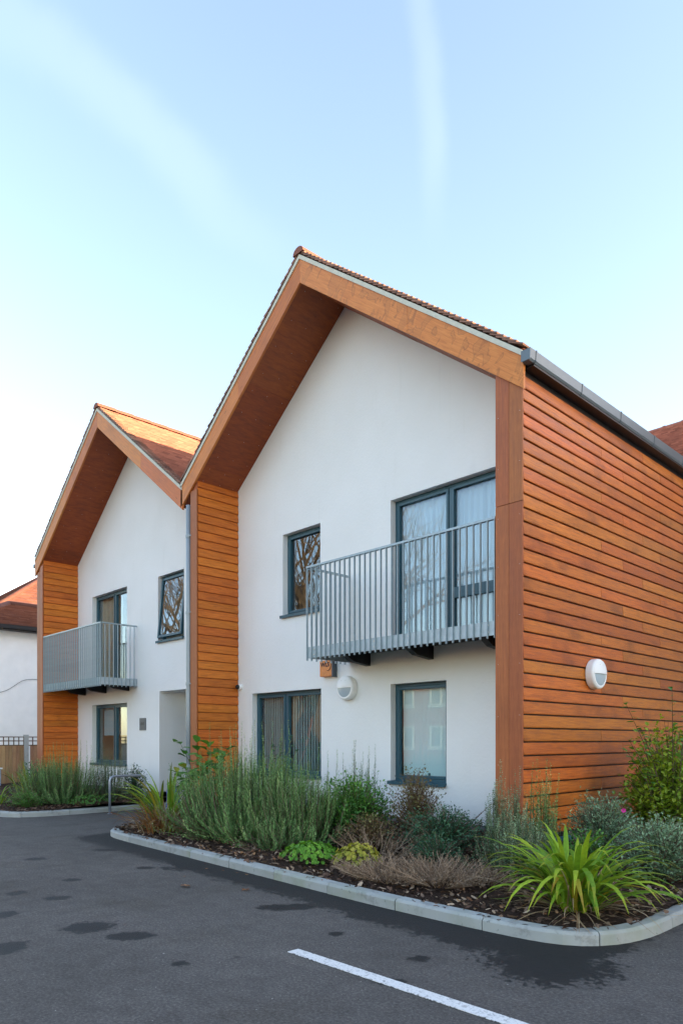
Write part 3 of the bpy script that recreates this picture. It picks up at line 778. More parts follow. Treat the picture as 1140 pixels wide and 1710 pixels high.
# left fin
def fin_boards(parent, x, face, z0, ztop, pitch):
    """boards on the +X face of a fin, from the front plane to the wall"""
    me = board_mesh(pitch-.010, YW-YF-.035, .034, m_board_fin_lit); z = z0
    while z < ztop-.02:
        if z+pitch > ztop: me = board_mesh(ztop-z-.006, YW-YF-.035, .034, m_board_fin_lit)
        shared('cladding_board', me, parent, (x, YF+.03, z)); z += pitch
core = MB(); core.prism([(-11.79,.2),(-11.605,.2),(-11.605,sof(-11.605)),(-11.79,sof(-11.79))], YF+.02, YW-.003, 'y'); lf = core.build('left_fin', m_post, big)
mb = MB(); mb.box(-11.80, -11.585, YF-.002, YF+.02, .22, sof(-11.8)-.02); mb.build('post_plank', m_post, lf, bevel=.002)
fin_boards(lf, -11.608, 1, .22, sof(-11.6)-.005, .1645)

# eaves: soffit, fascia, square gutter with union clips
ev = MB(); ev.box(-4.60, -4.44, YF+.05, 13.95, 5.90, 5.935); ev.box(-4.597, -4.58, YF+.05, 13.95, 5.83, 5.90); ev.build('eaves_soffit', m_black, big)
gt = MB(); gt.prism([(-4.53,6.05),(-4.535,5.94),(-4.52,5.925),(-4.435,5.925),(-4.418,5.95),(-4.410,6.06),(-4.418,6.06),(-4.428,5.955),(-4.44,5.94),(-4.515,5.94),(-4.52,6.05)], YF-.075, 13.6, 'y')
gt.box(-4.533, -4.412, YF-.079, YF-.073, 5.928, 6.055)
go = gt.build('gutter', m_gutter, big)
for k in range(6):
    y = YF+.05+k*1.115
    cl = MB(); cl.prism([(-4.541,6.03),(-4.541,5.935),(-4.522,5.918),(-4.432,5.918),(-4.412,5.945),(-4.403,6.066),(-4.416,6.066),(-4.424,5.95),(-4.438,5.93),(-4.518,5.93),(-4.53,5.945),(-4.53,6.03)], y, y+.022, 'y'); cl.build('gutter_clip', m_gutter, go)
# hidden rest of the shell
sh = MB(); sh.box(-12.0, -4.62, YB-.2, YB-.05, 0, 6.0); sh.box(-4.75,-4.62, 13.95, YB-.05, 0, 5.8); sh.box(-11.9,-11.7, YW+.05, YB-.1, 0, 6.0)
sh.prism([(-12.2,5.95),(-4.6,5.95),(XA,ZA-.12)], YB-.2, YB-.06, 'y')
sh.build('rear_wall', m_white, big)
# valley lead and downpipe
va = MB(); va.prism([(-12.40,6.48),(-12.30,6.30),(-12.14,6.20),(-12.02,6.20),(-11.86,6.30),(-11.72,6.52),(-11.72,6.48),(-11.85,6.27),(-12.02,6.17),(-12.14,6.17),(-12.31,6.27),(-12.40,6.45)], YF-.02, YB, 'y'); va.build('valley_gutter', m_lead, big)
dp = MB(); dp.tube([(-11.895, YF+.02, z) for z in (6.02, 4., 2., .1)], .052, 14); dpo = dp.build('downpipe', m_pipe, big, smooth=True)
for z in (5.42, 3.95, 2.58, 1.0):
    c = MB(); c.lathe([(.058,-.03),(.060,-.025),(.060,.025),(.058,.03)], (-11.895,YF+.02,z), (0,0,1), 14); c.box(-11.86,-11.78,YF-.01,YF+.012,z-.012,z+.012); c.build('pipe_clip', m_pipe, dpo)

# ---- balconies
def balcony(root, xl, xr, label_side):
    yb = 7.40
    dk = MB(); dk.box(xl+.03, xr-.03, yb+.03, YW-.004, 2.90, 2.95)
    for i in range(3):
        x = xl+.45+(xr-xl-.9)*i/2; dk.prism([(yb+.25, 2.90),(YW-.005, 2.90),(YW-.005, 2.70),(yb+.55, 2.74)], x-.05, x+.05, 'x')
    b = dk.build('balcony', m_steel_dark, root)
    p = MB(); p.box(xl, xr, yb+.012, yb+.02, 2.79, 2.965); p.build('front_plate', m_galv, b)
    sides = [xl] if label_side == 'left' else [xr]
    for s in sides:
        p = MB(); q = 1 if s == xl else -1; p.box(s+(.012 if q > 0 else -.02), s+(.02 if q > 0 else -.012), yb+.022, YW-.006, 2.79, 2.965); p.build('side_plate', m_galv, b)
    r = MB(); r.box(xl-.012, xr+(.012 if label_side == 'right' else 0), yb-.014, yb+.036, 4.208, 4.240)
    r.build('handrail', m_galvd, b, bevel=.003)
    for s in sides:
        r = MB(); r.box(s-.02, s+.02, yb+.037, YW-.02, 4.208, 4.240); r.build('handrail', m_galvd, b, bevel=.003)
    bm_ = MB(); bm_.box(-.005, .005, -.020, .012, .012, 1.475); bme = bm_.mesh('baluster', fix=True); bme.materials.append(m_galvd)
    n = round((xr-xl)/.107)
    for i in range(n+1):
        x = xl+.008+(xr-xl-.016)*i/n
        if label_side == 'right' or x < xr-.001: shared('baluster', bme, b, (x, yb, 2.74))
    bs = MB(); bs.box(-.020, .012, -.005, .005, .012, 1.475); bse = bs.mesh('baluster', fix=True); bse.materials.append(m_galvd)
    for s in sides:
        for i in range(1, 9):
            o = shared('baluster', bse, b, (s, yb+.0+i*.105, 2.74))
            if s == xr: o.rotation_euler = (0,0,math.pi)
    bl = MB()
    bl.lathe([(.015,0),(.015,.008),(.009,.014)], (0,0,0), (0,-1,0), 8); ble = bl.mesh('bolt', fix=True); ble.materials.append(m_screw)
    for i in range(int((xr-xl)/.62)+1):
        x = xl+.16+i*.645
        if x > xr: break
        for z in (2.835, 2.92): shared('bolt', ble, b, (x, yb+.012, z))
    return b
balcony(big, -8.455, -4.955, 'left')

# ---- small house
SA, SL, SR, MSS = -15.73, -19.45, -12.08, .752
small = empty('gabled_house', (-15.7, 8.3, 0), 'smaller looking white gabled house farther away with a porch recess', 'house')
gable_roof(small, SA, ZA-.02, MSS, SL, MSS, SR, 23, rights=False)
sof2 = lambda x: ZA-.02-.473-MSS*abs(x-SA)
SW = dict(gf=(-18.155,-16.22,.895,2.418), dr=(-18.147,-16.22,2.93,5.28), up=(-14.72,-13.60,3.775,5.26), porch=(-14.66,-12.6,-.05,2.615))
x0s, x1s = -19.03, -11.80
wall_sheet('front_wall', [(x0s,.30),(-14.66,.30),(-14.66,-.05),(-12.6,-.05),(-12.6,.30),(x1s,.30),(x1s,sof2(-12.08)+.1),(-12.08,sof2(-12.08)+.01),(SA,sof2(SA)+.01),(x0s,sof2(x0s)+.01)][0:1] +
           [(-14.66,.30),(-14.66,2.615),(-12.6,2.615),(-12.6,.30),(x1s,.30),(x1s,sof2(-12.08)+.1),(-12.08,sof2(-12.08)+.01),(SA,sof2(SA)+.01),(x0s,sof2(x0s)+.01)],
           [SW['gf'], SW['dr'], SW['up']], YW, .19, m_white, small)
pr = MB(); d = YW+.72
pr.face([(-14.66,YW,0),(-14.66,d,0),(-14.66,d,2.615),(-14.66,YW,2.615)]); pr.face([(-12.6,YW,0),(-12.6,YW,2.615),(-12.6,d,2.615),(-12.6,d,0)])
pr.face([(-14.66,YW,2.615),(-14.66,d,2.615),(-12.6,d,2.615),(-12.6,YW,2.615)]); pr.face([(-14.66,d,0),(-12.6,d,0),(-12.6,d,2.615),(-14.66,d,2.615)])
pr.build('porch', m_white, small, fix=False)
df = frame_mb(-14.58, -13.5, .03, 2.28, d-.06, d+.002, .07).build('front_door', m_black, small)
MB().box(-14.51, -13.57, d-.05, d-.01, .30, 2.20).build('door_leaf', m_doorg, df)
MB().box(-14.51, -13.57, d-.055, d-.01, .10, .29).build('kick_plate', m_black, df)
for a, b in ((x0s,-14.66),(-12.6,x1s)):
    MB().box(a, b, YW+.02, YW+.2, -.1, .305).build('plinth', m_plinth, small)
for k in ('gf','dr','up'): room(small, *SW[k], YW+.2, 2.4, m_room)
window(small, *SW['gf'], mull=(-17.06,), mw=.05, sash=(0,1), w=.045)
window(small, *SW['dr'], mull=(-17.06,), mw=.05, sash=(0,1), sill=False, name='balcony_door', w=.045)
# the tilted open upper window
x0, x1, z0, z1 = SW['up']; y0 = YW+.115
uw = frame_mb(x0+.001, x1-.001, z0+.001, z1-.001, y0, y0+.07, .045).build('window', m_frame, small)
sa = frame_mb(.0, x1-x0-.1, -(z1-z0-.1), 0, -.03, .03, .055).build('sash', m_frame, uw, bevel=.003, loc=(x0+.05, y0-.01, z1-.05)); sa.rotation_euler = (R(-5.5),0,0)
pn = MB(); pn.box(.05, x1-x0-.15, -.004, .004, -(z1-z0-.15), -.05); po = pn.build('pane', m_glass, uw, loc=(x0+.05, y0-.01, z1-.05)); po.rotation_euler = (R(-5.5),0,0)
sm = MB(); sm.prism([(YW-.055,z0-.052),(YW-.055,z0-.002),(YW+.15,z0+.012),(YW+.15,z0-.01),(YW-.001,z0-.02),(YW-.035,z0-.052)], x0-.03, x1+.004, 'x'); sm.build('sill', m_frame, uw)
core = MB(); core.prism([(-19.38,.2),(-19.045,.2),(-19.045,sof2(-19.045)),(-19.38,sof2(-19.38))], YF+.02, YW-.003, 'y'); lf = core.build('left_fin', m_post, small)
for a, b in ((-19.40,-19.215),(-19.211,-19.026)):
    MB().box(a, b, YF-.002, YF+.02, .22, sof2(a)-.005).build('post_plank', m_post, lf, bevel=.002)
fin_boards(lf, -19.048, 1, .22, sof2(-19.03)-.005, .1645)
gt = MB(); gt.tube([(-19.56, YF-.03, 6.19), (-19.56, YB, 6.19)], .055, 10); gt.build('gutter', m_gutter, small, smooth=True)
sh = MB(); sh.box(-19.3,-12.0, YB-.2, YB-.05, 0, 6.0); sh.box(-19.38,-19.2, YW, YB-.1, 0, 6.0); sh.prism([(-19.3,5.95),(-12.1,5.95),(SA,ZA-.14)], YB-.2, YB-.06, 'y'); sh.build('rear_wall', m_white, small)
balcony(small, -19.02, -15.685, 'right')

# ---- rear wing behind the courtyard
wing = empty('wing_building', (6, 16, 0), 'red tiled rear wing seen above the gutter at the right edge', 'building')
zr = 9.25; yr = 18.; ye = 13.9
sl = math.hypot(yr-ye, 3.15); up = Vector((0, (yr-ye)/sl, 3.15/sl))
dk = MB(); dk.prism([(ye,6.05),(yr,9.2),(2*yr-ye,6.05),(2*yr-ye,5.95),(yr,9.08),(ye,5.95)], -8.2, 34., 'x'); dko = dk.build('roof', m_tile, wing)  # unseen length to the right is stretched to shade side wall and forecourt
me = tiles_mesh((-8.0, ye-.03, 6.06), (1,0,0), up, Vector((0,-up.z,up.y)), 42., sl, gauge=.1, tw=.165, seed=77); me.materials.append(m_tile)
t = link('roof_tiles', me, m_tile, dko); t['kind'] = 'stuff'
rm = MB(); k = 9
for x in np.arange(-8, 25.6, .452):
    for xx, s in ((x, 1.),(x+.40,1.),(x+.40,1.1),(x+.452,1.1)):
        rm.v += [(xx, yr+.125*s*math.sin(math.pi*(i/8-.5)), 9.17+.11*s*math.cos(math.pi*(i/8-.5))) for i in range(k)]
    b = len(rm.v)-4*k
    for q in (0, 1, 2):
        for i in range(k-1): rm.f.append((b+q*k+i, b+q*k+i+1, b+(q+1)*k+i+1, b+(q+1)*k+i)); rm.t.append(.5)
ro = rm.build('ridge_tiles', m_tile, wing, fix=False); ro['kind'] = 'stuff'
wb = MB(); wb.box(-4.4, 33.8, 14.2, 21.8, 0, 6.0); wb.build('wall', m_white, wing)
for x in (-1.5, 1.5, 5., 8.5, 12, 15.5, 19):
    for z in (.9, 3.8):
        f = MB(); f.box(x, x+1.3, 14.16, 14.198, z, z+1.4); fo = f.build('window', m_frame, wing)
        MB().box(x+.07, x+1.23, 14.145, 14.158, z+.07, z+1.33).build('pane', m_glass, fo)

# ---- neighbour house
nb = empty('neighbour_house', (-30, 9, 0), 'old white rendered house with hipped red tiled roof behind the fence', 'house')
MB().box(-28.8, -25, 7.4, 19, 0, 5.2).build('wall', m_oldwhite, nb)
def hip(name, x0, x1, y0, y1, ze, zr_, mat, run=None):
    """hipped roof: tiles on the +X and -Y faces as geometry"""
    xm = (x0+x1)/2; hw = (x1-x0)/2; mb = MB(); ya, yb_ = y0+hw, y1-hw
    A,B,C,D = (x0,y0,ze),(x1,y0,ze),(x1,y1,ze),(x0,y1,ze); P,Q = (xm,ya,zr_),(xm,yb_,zr_)
    n = 26
    def rows(e0, e1, r0, r1):
        e0,e1,r0,r1 = map(Vector,(e0,e1,r0,r1)); nr = ((e1-e0).cross(r0-e0)).normalized()
        for i in range(n):
            f0, f1 = i/n, (i+1.15)/n
            f1 = min(1, f1); a,b = e0.lerp(r0,f0), e1.lerp(r1,f0); c,d_ = e1.lerp(r1,f1), e0.lerp(r0,f1)
            m_ = max(1, int((b-a).length/.33))
            for j in range(m_):
                g0, g1 = j/m_, (j+.985)/m_; h = .03+.012*rnd.random(); tt = min(1, max(.02, rnd.gauss(.5,.22)))
                p,q,r_,s_ = a.lerp(b,g0)+nr*h, a.lerp(b,g1)+nr*h, d_.lerp(c,g1)+nr*.004, d_.lerp(c,g0)+nr*.004
                mb.face([p,q,r_,s_], tt); mb.face([a.lerp(b,g0), a.lerp(b,g1), q, p], tt)
    rows(B,C,P,Q); rows(A,B,P,P); rows(D,A,Q,P); rows(C,D,Q,Q)
    o = mb.build(name, mat, nb, fix=False)
    for a, b in ((B,P),(A,P),(C,Q),(P,Q)):
        h = MB(); h.tube([a, b], .11, 8); h.build('hip_tiles', mat, o, smooth=True)
    return o
hip('roof', -29.0, -24.65, 7.0, 19.4, 5.35, 6.42, m_tile_n)
MB().box(-39.6, -28.6, 8.8, 25.6, 0, 5.6).build('rear_wall', m_oldwhite, nb)
hip('rear_roof', -40.0, -28.2, 8.0, 26, 5.6, 9.7, m_tile_n)
g1 = MB(); g1.box(-24.68,-24.56, 7.0, 19.4, 5.21, 5.33); g1.box(-24.99,-24.66, 7.0, 19.4, 5.17, 5.21); g1.build('gutter', m_black, nb)
cb = MB(); pts = []
for i in range(40):
    y = 7.6+i*.06; pts.append((-24.97, y, 3.35+.30*math.tanh((y-8.75)*2.6)-.10*max(0,(y-9.0))))
cb.tube(pts, .007, 5); cb.build('wall_cable', m_black, nb)

# ---- fence
fence = empty('garden_fence', (-22.5, 8, 0), 'brown closeboard fence with trellis top and concrete posts', 'fence')
XFn = -22.5
me = MB().box(0,.022,0,.10,0,1.20).mesh('fence_board', fix=True); me.materials.append(m_fence)
y = 5.6
while y < 12.6:
    if abs(((y-8.2+.06) % 1.9)) > .15:
        o = shared('fence_board', me, fence, (XFn+rnd.uniform(0,.012), y, .12)); o.rotation_euler = (0,0,R(6))
    y += .105
me = MB().box(-.06,.06,-.06,.06,0,1.66).mesh('fence_post', fix=True); me.materials.append(m_cpost)
for y in (6.3, 8.2, 10.1, 12.): shared('fence_post', me, fence, (XFn+.03, y, 0))
for a, b in ((6.36,8.14),(8.26,10.04),(10.16,11.94),(4.4,6.24)):
    for z in (1.335, 1.47, 1.59): MB().box(XFn, XFn+.03, a, b, z-.015, z+.015).build('trellis_rail', m_fence_d, fence)
    n = 12
    for i in range(n+1):
        yy = a+(b-a)*i/n; MB().box(XFn+.001, XFn+.029, yy-.012, yy+.012, 1.35, 1.578).build('trellis_slat', m_fence_d, fence)

# ------------------------------------------------------------------ things on the walls
def curtain(name, x0, x1, z0, z1, y, mat, label, cat, amp=.03, folds=14, seed=0):
    rr = random.Random(seed); mb = MB(); n = folds*6; ph = [rr.uniform(0,6.3) for _ in range(3)]
    prev = None
    for i in range(n+1):
        x = x0+(x1-x0)*i/n; k = i/n
        d = amp*(math.sin(k*folds*2*math.pi+ph[0]+1.3*math.sin(k*9+ph[1]))*.7+.5*math.sin(k*folds*3.7+ph[2]))
        cur = [(x, y+d*.5, z1), (x, y+d, (z0+z1)/2), (x, y+d*1.2, z0)]
        if prev:
            for a in range(2): mb.face([prev[a], cur[a], cur[a+1], prev[a+1]])
        prev = cur
    return tag(mb.build(name, mat, smooth=False, fix=False), label, cat)
curtain('curtain', -7.5, -6.46, 2.96, 5.26, YW+.225, m_sheer, 'white sheer curtain behind the left leaf of the near balcony door', 'curtain', .03, 11, 1)
curtain('curtain', -6.42, -5.2, 2.96, 5.26, YW+.225, m_sheer, 'white sheer curtain behind the right leaf of the near balcony door', 'curtain', .03, 12, 2)
curtain('curtain', -18.1, -16.95, 2.96, 5.26, YW+.26, m_drape, 'beige curtain behind the far balcony door', 'curtain', .04, 9, 3)
def vblind(x0, x1, z0, z1, y, ang, label, n, w=.089):
    root = empty('vertical_blind', (x0, y, z0), label, 'blind')
    MB().box(x0, x1, y-.02, y+.02, z1-.035, z1).build('head_rail', m_lampw, root)
    me = MB().box(-w/2, w/2, -.001, .001, 0, z1-z0-.06).mesh('blind_slat', fix=True); me.materials.append(m_blind)
    for i in range(n):
        o = shared('blind_slat', me, root, (x0+.05+(x1-x0-.1)*i/(n-1), y, z0+.02)); o.rotation_euler = (0,0,R(ang+rnd.uniform(-3,3)))
vblind(-7.45, -6.42, .93, 2.34, YW+.232, 12, 'closed pale vertical blind in the small ground floor window', 13)
vblind(-11.05, -10.25, .93, 2.36, YW+.236, 118, 'open vertical blind in the left half of the double ground floor window', 11)
vblind(-10.2, -9.15, .93, 2.36, YW+.236, 118, 'open vertical blind in the right half of the double ground floor window', 14)
tag(MB().box(-17.95, -17.08, YW+.24, YW+.245, 1.62, 2.38).build('roller_blind', m_roller), 'half lowered roller blind in the left half of the far ground floor window', 'blind')
tag(MB().box(-17.02, -16.2, YW+.24, YW+.245, 1.62, 2.38).build('roller_blind', m_roller), 'half lowered roller blind in the right half of the far ground floor window', 'blind')

def wall_lamp(c, axis, label):
    """round bulkhead with an eyelid hood over the upper half of the lens"""
    ax = Vector(axis); c = Vector(c)
    b = MB(); b.lathe([(.198,0),(.204,.012),(.204,.085),(.197,.105),(.178,.118),(.160,.116)], (0,0,0), axis, 40)
    root = b.build('wall_lamp', m_lampw, None, smooth=False, loc=c); tag(root, label, 'lamp', 'round bulkhead wall lamps')
    md = root.modifiers.new('s', 'BEVEL'); md.width = .004; md.limit_method = 'ANGLE'
    up = Vector((0,0,1)); a = up.cross(ax).normalized()
    def half(r0, r1, d0, d1, lo, hi, zoff=0, bulge=0):
        mb = MB(); n = 24; rings = 5
        pts = []
        for i in range(rings+1):
            r = r0+(r1-r0)*i/rings; d = d0+(d1-d0)*i/rings + bulge*(1-(i/rings)**2)
            pts.append([c + ax*d + (a*math.cos(lo+(hi-lo)*k/n) + up*math.sin(lo+(hi-lo)*k/n))*r - c for k in range(n+1)])
        for i in range(rings):
            for k in range(n): mb.face([pts[i][k], pts[i][k+1], pts[i+1][k+1], pts[i+1][k]])
        return mb, pts
    mb, _ = half(.0, .155, .117, .117, math.pi, 2*math.pi, 0, .022); mb.build('lens', m_lens, root, smooth=True, loc=c, fix=False)
    mb, pts = half(.0, .185, .13, .119, 0, math.pi, 0, .028)
    # lip of the hood
    line = [r[0] for r in pts[::-1]] + [r[-1] for r in pts]
    for p, q in zip(line, line[1:]): mb.face([p, q, q-ax*.03, p-ax*.03])
    mb.build('hood', m_lampw, root, smooth=False, loc=c, fix=False)
    for s in (-1, 1): MB().lathe([(.007,0),(.007,.003)], Vector((0,0,0)), axis, 8).build('screw', m_screw, root, loc=c+ax*.134+a*s*.05+up*.12)
    return root
wall_lamp((-8.45, YW, 2.365), (0,-1,0), 'round white bulkhead lamp on the white wall below the near balcony')
wall_lamp((-4.558, 9.10, 2.385), (1,0,0), 'round white bulkhead lamp on the orange timber side wall')

def text(name, s, size, mat, parent, loc, rot, depth=.001, bold=0.):
    cu = bpy.data.curves.new(name, 'FONT'); cu.body = s; cu.size = size; cu.extrude = depth; cu.offset = bold
    cu.align_x = 'LEFT'; tmp = bpy.data.objects.new('tmp', cu); COL.objects.link(tmp)
    dg = bpy.context.evaluated_depsgraph_get(); me = bpy.data.meshes.new_from_object(tmp.evaluated_get(dg)); bpy.data.objects.remove(tmp)
    me.materials.clear(); o = link(name, me, mat, parent, loc); o.rotation_euler = rot; return o
al = MB(); al.box(-9.07, -8.77, YW-.105, YW-.004, 2.585, 2.86)
ab = al.build('alarm_box', m_orange, bevel=.012); tag(ab, 'square orange alarm box with dark letters under the near balcony', 'alarm box')
MB().box(-8.772, -8.74, YW-.10, YW-.002, 2.57, 2.875).build('back_case', m_sign, ab)
text('lettering', 'WLS', .105, m_ink, ab, (-9.035, YW-.1065, 2.752), (R(90),0,0), .0012, .004)
sw = MB(); sw.tube([(-8.80, YW-.106, 2.835),(-8.785, YW-.106, 2.78),(-8.80, YW-.106, 2.71),(-8.85, YW-.106, 2.675),(-8.90, YW-.106, 2.695)], [.003,.006,.008,.006,.002], 6)
sw.build('emblem', m_ink, ab)
cm = MB(); cm.lathe([(.060,0),(.062,.03),(.055,.05),(.050,.07)], (0,0,0), (0,-1,0), 20); co = cm.build('security_camera', m_lampw, None, smooth=True, loc=(-11.50, YW, 2.545)); tag(co, 'small white dome security camera on the white wall beside the timber fin', 'camera')
dm = MB(); dm.lathe([(.050,.068),(.047,.088),(.036,.105),(.018,.114),(.004,.116)], (0,0,0), (0,-1,0), 20); dm.build('dome', m_black, co, smooth=True, loc=(-11.50, YW, 2.545))
sg = MB().box(-15.56, -15.27, YW-.02, YW-.003, 1.73, 2.02).build('door_sign', m_sign, bevel=.003); tag(sg, 'small dark grey square plate on the white wall by the porch', 'sign')
for k, (xx, hh) in enumerate(((-15.50,.06),(-15.455,.075),(-15.41,.06),(-15.365,.08))): MB().box(xx, xx+.032, YW-.0225, YW-.019, 1.85, 1.85+hh).build('emblem', m_signtxt, sg)

# bike stand
hp = MB(); H = .76; r = .1; pts = [(0,0,0),(0,0,H-r)] + [(0, r-r*math.cos(a), H-r+r*math.sin(a)) for a in np.linspace(0, math.pi/2, 7)[1:]]
L_ = .78; pts += [(0, L_-r+r*math.sin(a), H-r+r*math.cos(a)) for a in np.linspace(0, math.pi/2, 7)] + [(0,L_,0)]
for name_, loc_, lab in (('bike_stand', (-13.62,6.62,0), 'grey steel hoop bike stand beside the far kerb'),):
    o = MB().tube(pts, .025, 10).build(name_, m_hoop, smooth=True, loc=loc_); tag(o, lab, 'bike stand')
    for yy in (0, L_): MB().lathe([(.05,0),(.05,.006),(.03,.01)], (0,0,0), (0,0,1), 12).build('base_flange', m_hoop, o, loc=(loc_[0], loc_[1]+yy, loc_[2]+.001))
bx = MB().box(-21.9,-21.5,6.15,7.15,.0,.66).build('utility_box', m_paleblue, bevel=.02); tag(bx, 'pale blue grey box at the foot of the garden fence', 'box')
MB().box(-21.93,-21.47,6.12,7.18,.66,.70).build('lid', m_lampw, bx)
# blue sack by the foot of the downpipe
sk = MB(); sk.lathe([(.10,0),(.13,.06),(.135,.28),(.12,.40),(.125,.52),(.10,.60),(.05,.64)], (0,0,0), (0,0,1), 14)
so = sk.build('refuse_sack', m_blue, None, smooth=True, loc=(-11.98, 7.10, 0)); tag(so, 'bright blue sack standing in front of the downpipe behind leaves', 'sack')
lo = MB(); lo.lathe([(.09,0),(.137,.03),(.14,.20),(.137,.22)], (0,0,0), (0,0,1), 14); lo.build('lower_wrap', m_paleblue, so, smooth=True, loc=(-11.98,7.10,0.0))

# ------------------------------------------------------------------ plants
UP = Vector((0,0,1))
def rdir(rr, el0, el1, az=None):
    a = rr.uniform(0, 2*math.pi) if az is None else az; e = R(rr.uniform(el0, el1))
    return Vector((math.cos(a)*math.cos(e), math.sin(a)*math.cos(e), math.sin(e)))
def leaf(mb, p, d, side, L, W, t, fold=.25, droop=0.):
    """a pointed oval leaf of four facets, creased along its midrib"""
    n = side.cross(d).normalized()
    m = p + d*(L*.5) - UP*(droop*.3*L); tip = p + d*L - UP*(droop*L)
    l, r = m + side*W*.5 + n*W*fold, m - side*W*.5 + n*W*fold
    b = len(mb.v); mb.v += [tuple(p), tuple(l), tuple(m), tuple(r), tuple(tip)]
    mb.f += [(b, b+2, b+1), (b, b+3, b+2), (b+1, b+2, b+4), (b+2, b+3, b+4)]; mb.t += [t]*4
def oval(mb, p, d, side, L, W, t, fold=.12, droop=.15):
    """a rounder leaf of eight facets"""
    n = side.cross(d).normalized()
    rows = [(0,0,0),(.22,.72,.0),(.55,1.,.06),(.82,.62,.12),(1,0,.2)]
    b = len(mb.v); 
    for f, w, dr in rows:
        c = p + d*(L*f) - UP*(dr*droop*5*L)
        if w == 0: mb.v.append(tuple(c))
        else: mb.v += [tuple(c+side*W*.5*w+n*W*fold*w), tuple(c), tuple(c-side*W*.5*w+n*W*fold*w)]
    q = [(0,2,1),(0,3,2),(1,2,5,4),(2,3,6,5),(4,5,8,7),(5,6,9,8),(7,8,10),(8,9,10)]
    mb.f += [tuple(b+i for i in f) for f in q]; mb.t += [t]*8
def base_z(x, y): return soil_z(x, y)-.02
def plant(name, x, y, label, cat, group=None): return empty(name, (x, y, base_z(x, y)), label, cat, group)

def rosemary(x, y, h, rx, ry, n, label, seed, mat=None, spires=0, spread=.75, group='rosemary bushes', az_bias=None):
    rr = random.Random(seed); root = plant('rosemary_bush', x, y, label, 'shrub', group)
    fol, st = MB(), MB(); z0 = base_z(x, y)
    for i in range(n+spires):
        tall = i >= n
        a = rr.uniform(0, 2*math.pi); q = math.sqrt(rr.random())
        bx, by = math.cos(a)*q*rx*.55, math.sin(a)*q*ry*.55
        p = Vector((x+bx, y+by, z0)); out = Vector((math.cos(a)*rx, math.sin(a)*ry, 0))*q
        L = h*rr.uniform(.66, .98)*(1-.26*q*q) if not tall else h*rr.uniform(1.0, 1.25)
        low = (not tall) and q > .72 and rr.random() < .55
        if low: L *= rr.uniform(.35, .6)
        out = out*spread*((1.25 if low else .9) if not tall else .35)*rr.uniform(.6, 1.2)
        k = 9; pts = []; wob = Vector((rr.uniform(-1,1), rr.uniform(-1,1), 0))*.05
        for j in range(k+1):
            f = j/k
            pts.append(p + out*(1-(1-f)**1.9) + UP*(L*(f*.55+.45*f*f) + .02) + wob*math.sin(f*3+i)*f)
        if rr.random() < .7: st.tube([pts[0], pts[4], pts[8]], [.005,.004,.002], 3, rr.random(), False)
        start = .12 if not tall else .3
        nn = int(L*(1-start)/.0165); tone = rr.gauss(0, .14)
        for j in range(nn):
            f = start+(1-start)*j/nn; ii = min(k-1, int(f*k)); c = pts[ii].lerp(pts[ii+1], f*k-ii); d = (pts[ii+1]-pts[ii]).normalized()
            for _ in range(3):
                s = rdir(rr, -20, 20); s = (s-d*s.dot(d)).normalized(); nd = (d*.75+s*.8).normalized(); w = nd.cross(d).normalized()
                ln = rr.uniform(.024, .042)*(1.1-.5*max(0, f-.75)/.25); ww = .0042
                b = len(fol.v); m = c+nd*ln*.55
                fol.v += [tuple(c), tuple(m+w*ww), tuple(c+nd*ln), tuple(m-w*ww)]; fol.f.append((b, b+1, b+2, b+3))
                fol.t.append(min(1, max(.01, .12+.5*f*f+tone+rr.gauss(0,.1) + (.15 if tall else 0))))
    link('foliage', fol.mesh('foliage'), mat or m_rose, root, (0,0,0)); link('stems', st.mesh('stems'), m_twig, root, (0,0,0))
    return root

def shrub(name, x, y, h, rx, ry, n_br, label, seed, mat, L=(.03,.05), W=.5, z_base=.06, per=16, twig=m_twig, kind='leaf', cat='shrub', group=None, el=(20,85), tips=None, upright=.5, dens=1., flat=False):
    """woody plant: branches from the base, side twigs, leaves set along the twigs"""
    rr = random.Random(seed); root = plant(name, x, y, label, cat, group); z0 = base_z(x, y)
    fol, st = MB(), MB()
    for i in range(n_br):
        a = rr.uniform(0, 2*math.pi); q = rr.random()**.5
        tgt = Vector((x+math.cos(a)*rx*q*rr.uniform(.6,1.05), y+math.sin(a)*ry*q*rr.uniform(.6,1.05), z0 + h*(z_base+(1-z_base)*rr.random()**upright*math.sqrt(max(.05, 1-(q*.92)**2)))))
        p0 = Vector((x+math.cos(a)*rx*.15*q, y+math.sin(a)*ry*.15*q, z0)); mid = p0.lerp(tgt, .5)+UP*(.12*h*rr.random())-Vector((math.cos(a),math.sin(a),0))*rx*.12
        st.tube([p0, mid, tgt], [.006,.0045,.002], 4, rr.random(), False)
        dirb = (tgt-mid).normalized(); tone = rr.gauss(0, .12)
        for j in range(int(per*dens)):
            f = rr.uniform(.25, 1.02) if not flat else rr.uniform(.6, 1.05)
            c = (p0.lerp(mid, f*2) if f < .5 else mid.lerp(tgt, f*2-1)) + Vector((rr.gauss(0,1), rr.gauss(0,1), rr.gauss(0,1)))*h*.045
            d = (rdir(rr, -15, 55)*.9 + dirb*.5).normalized(); s = d.cross(UP).normalized(); s = (s*math.cos(rr.uniform(-.7,.7)) + s.cross(d)*math.sin(rr.uniform(-.7,.7)))
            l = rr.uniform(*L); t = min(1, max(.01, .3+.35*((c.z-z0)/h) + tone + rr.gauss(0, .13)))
            (oval if kind == 'oval' else leaf)(fol, c, d, s, l, l*W*rr.uniform(.8,1.2), t, droop=rr.uniform(0,.25))
    link('foliage', fol.mesh('foliage'), mat, root, (0,0,0)); link('stems', st.mesh('stems'), twig, root, (0,0,0))
    return root

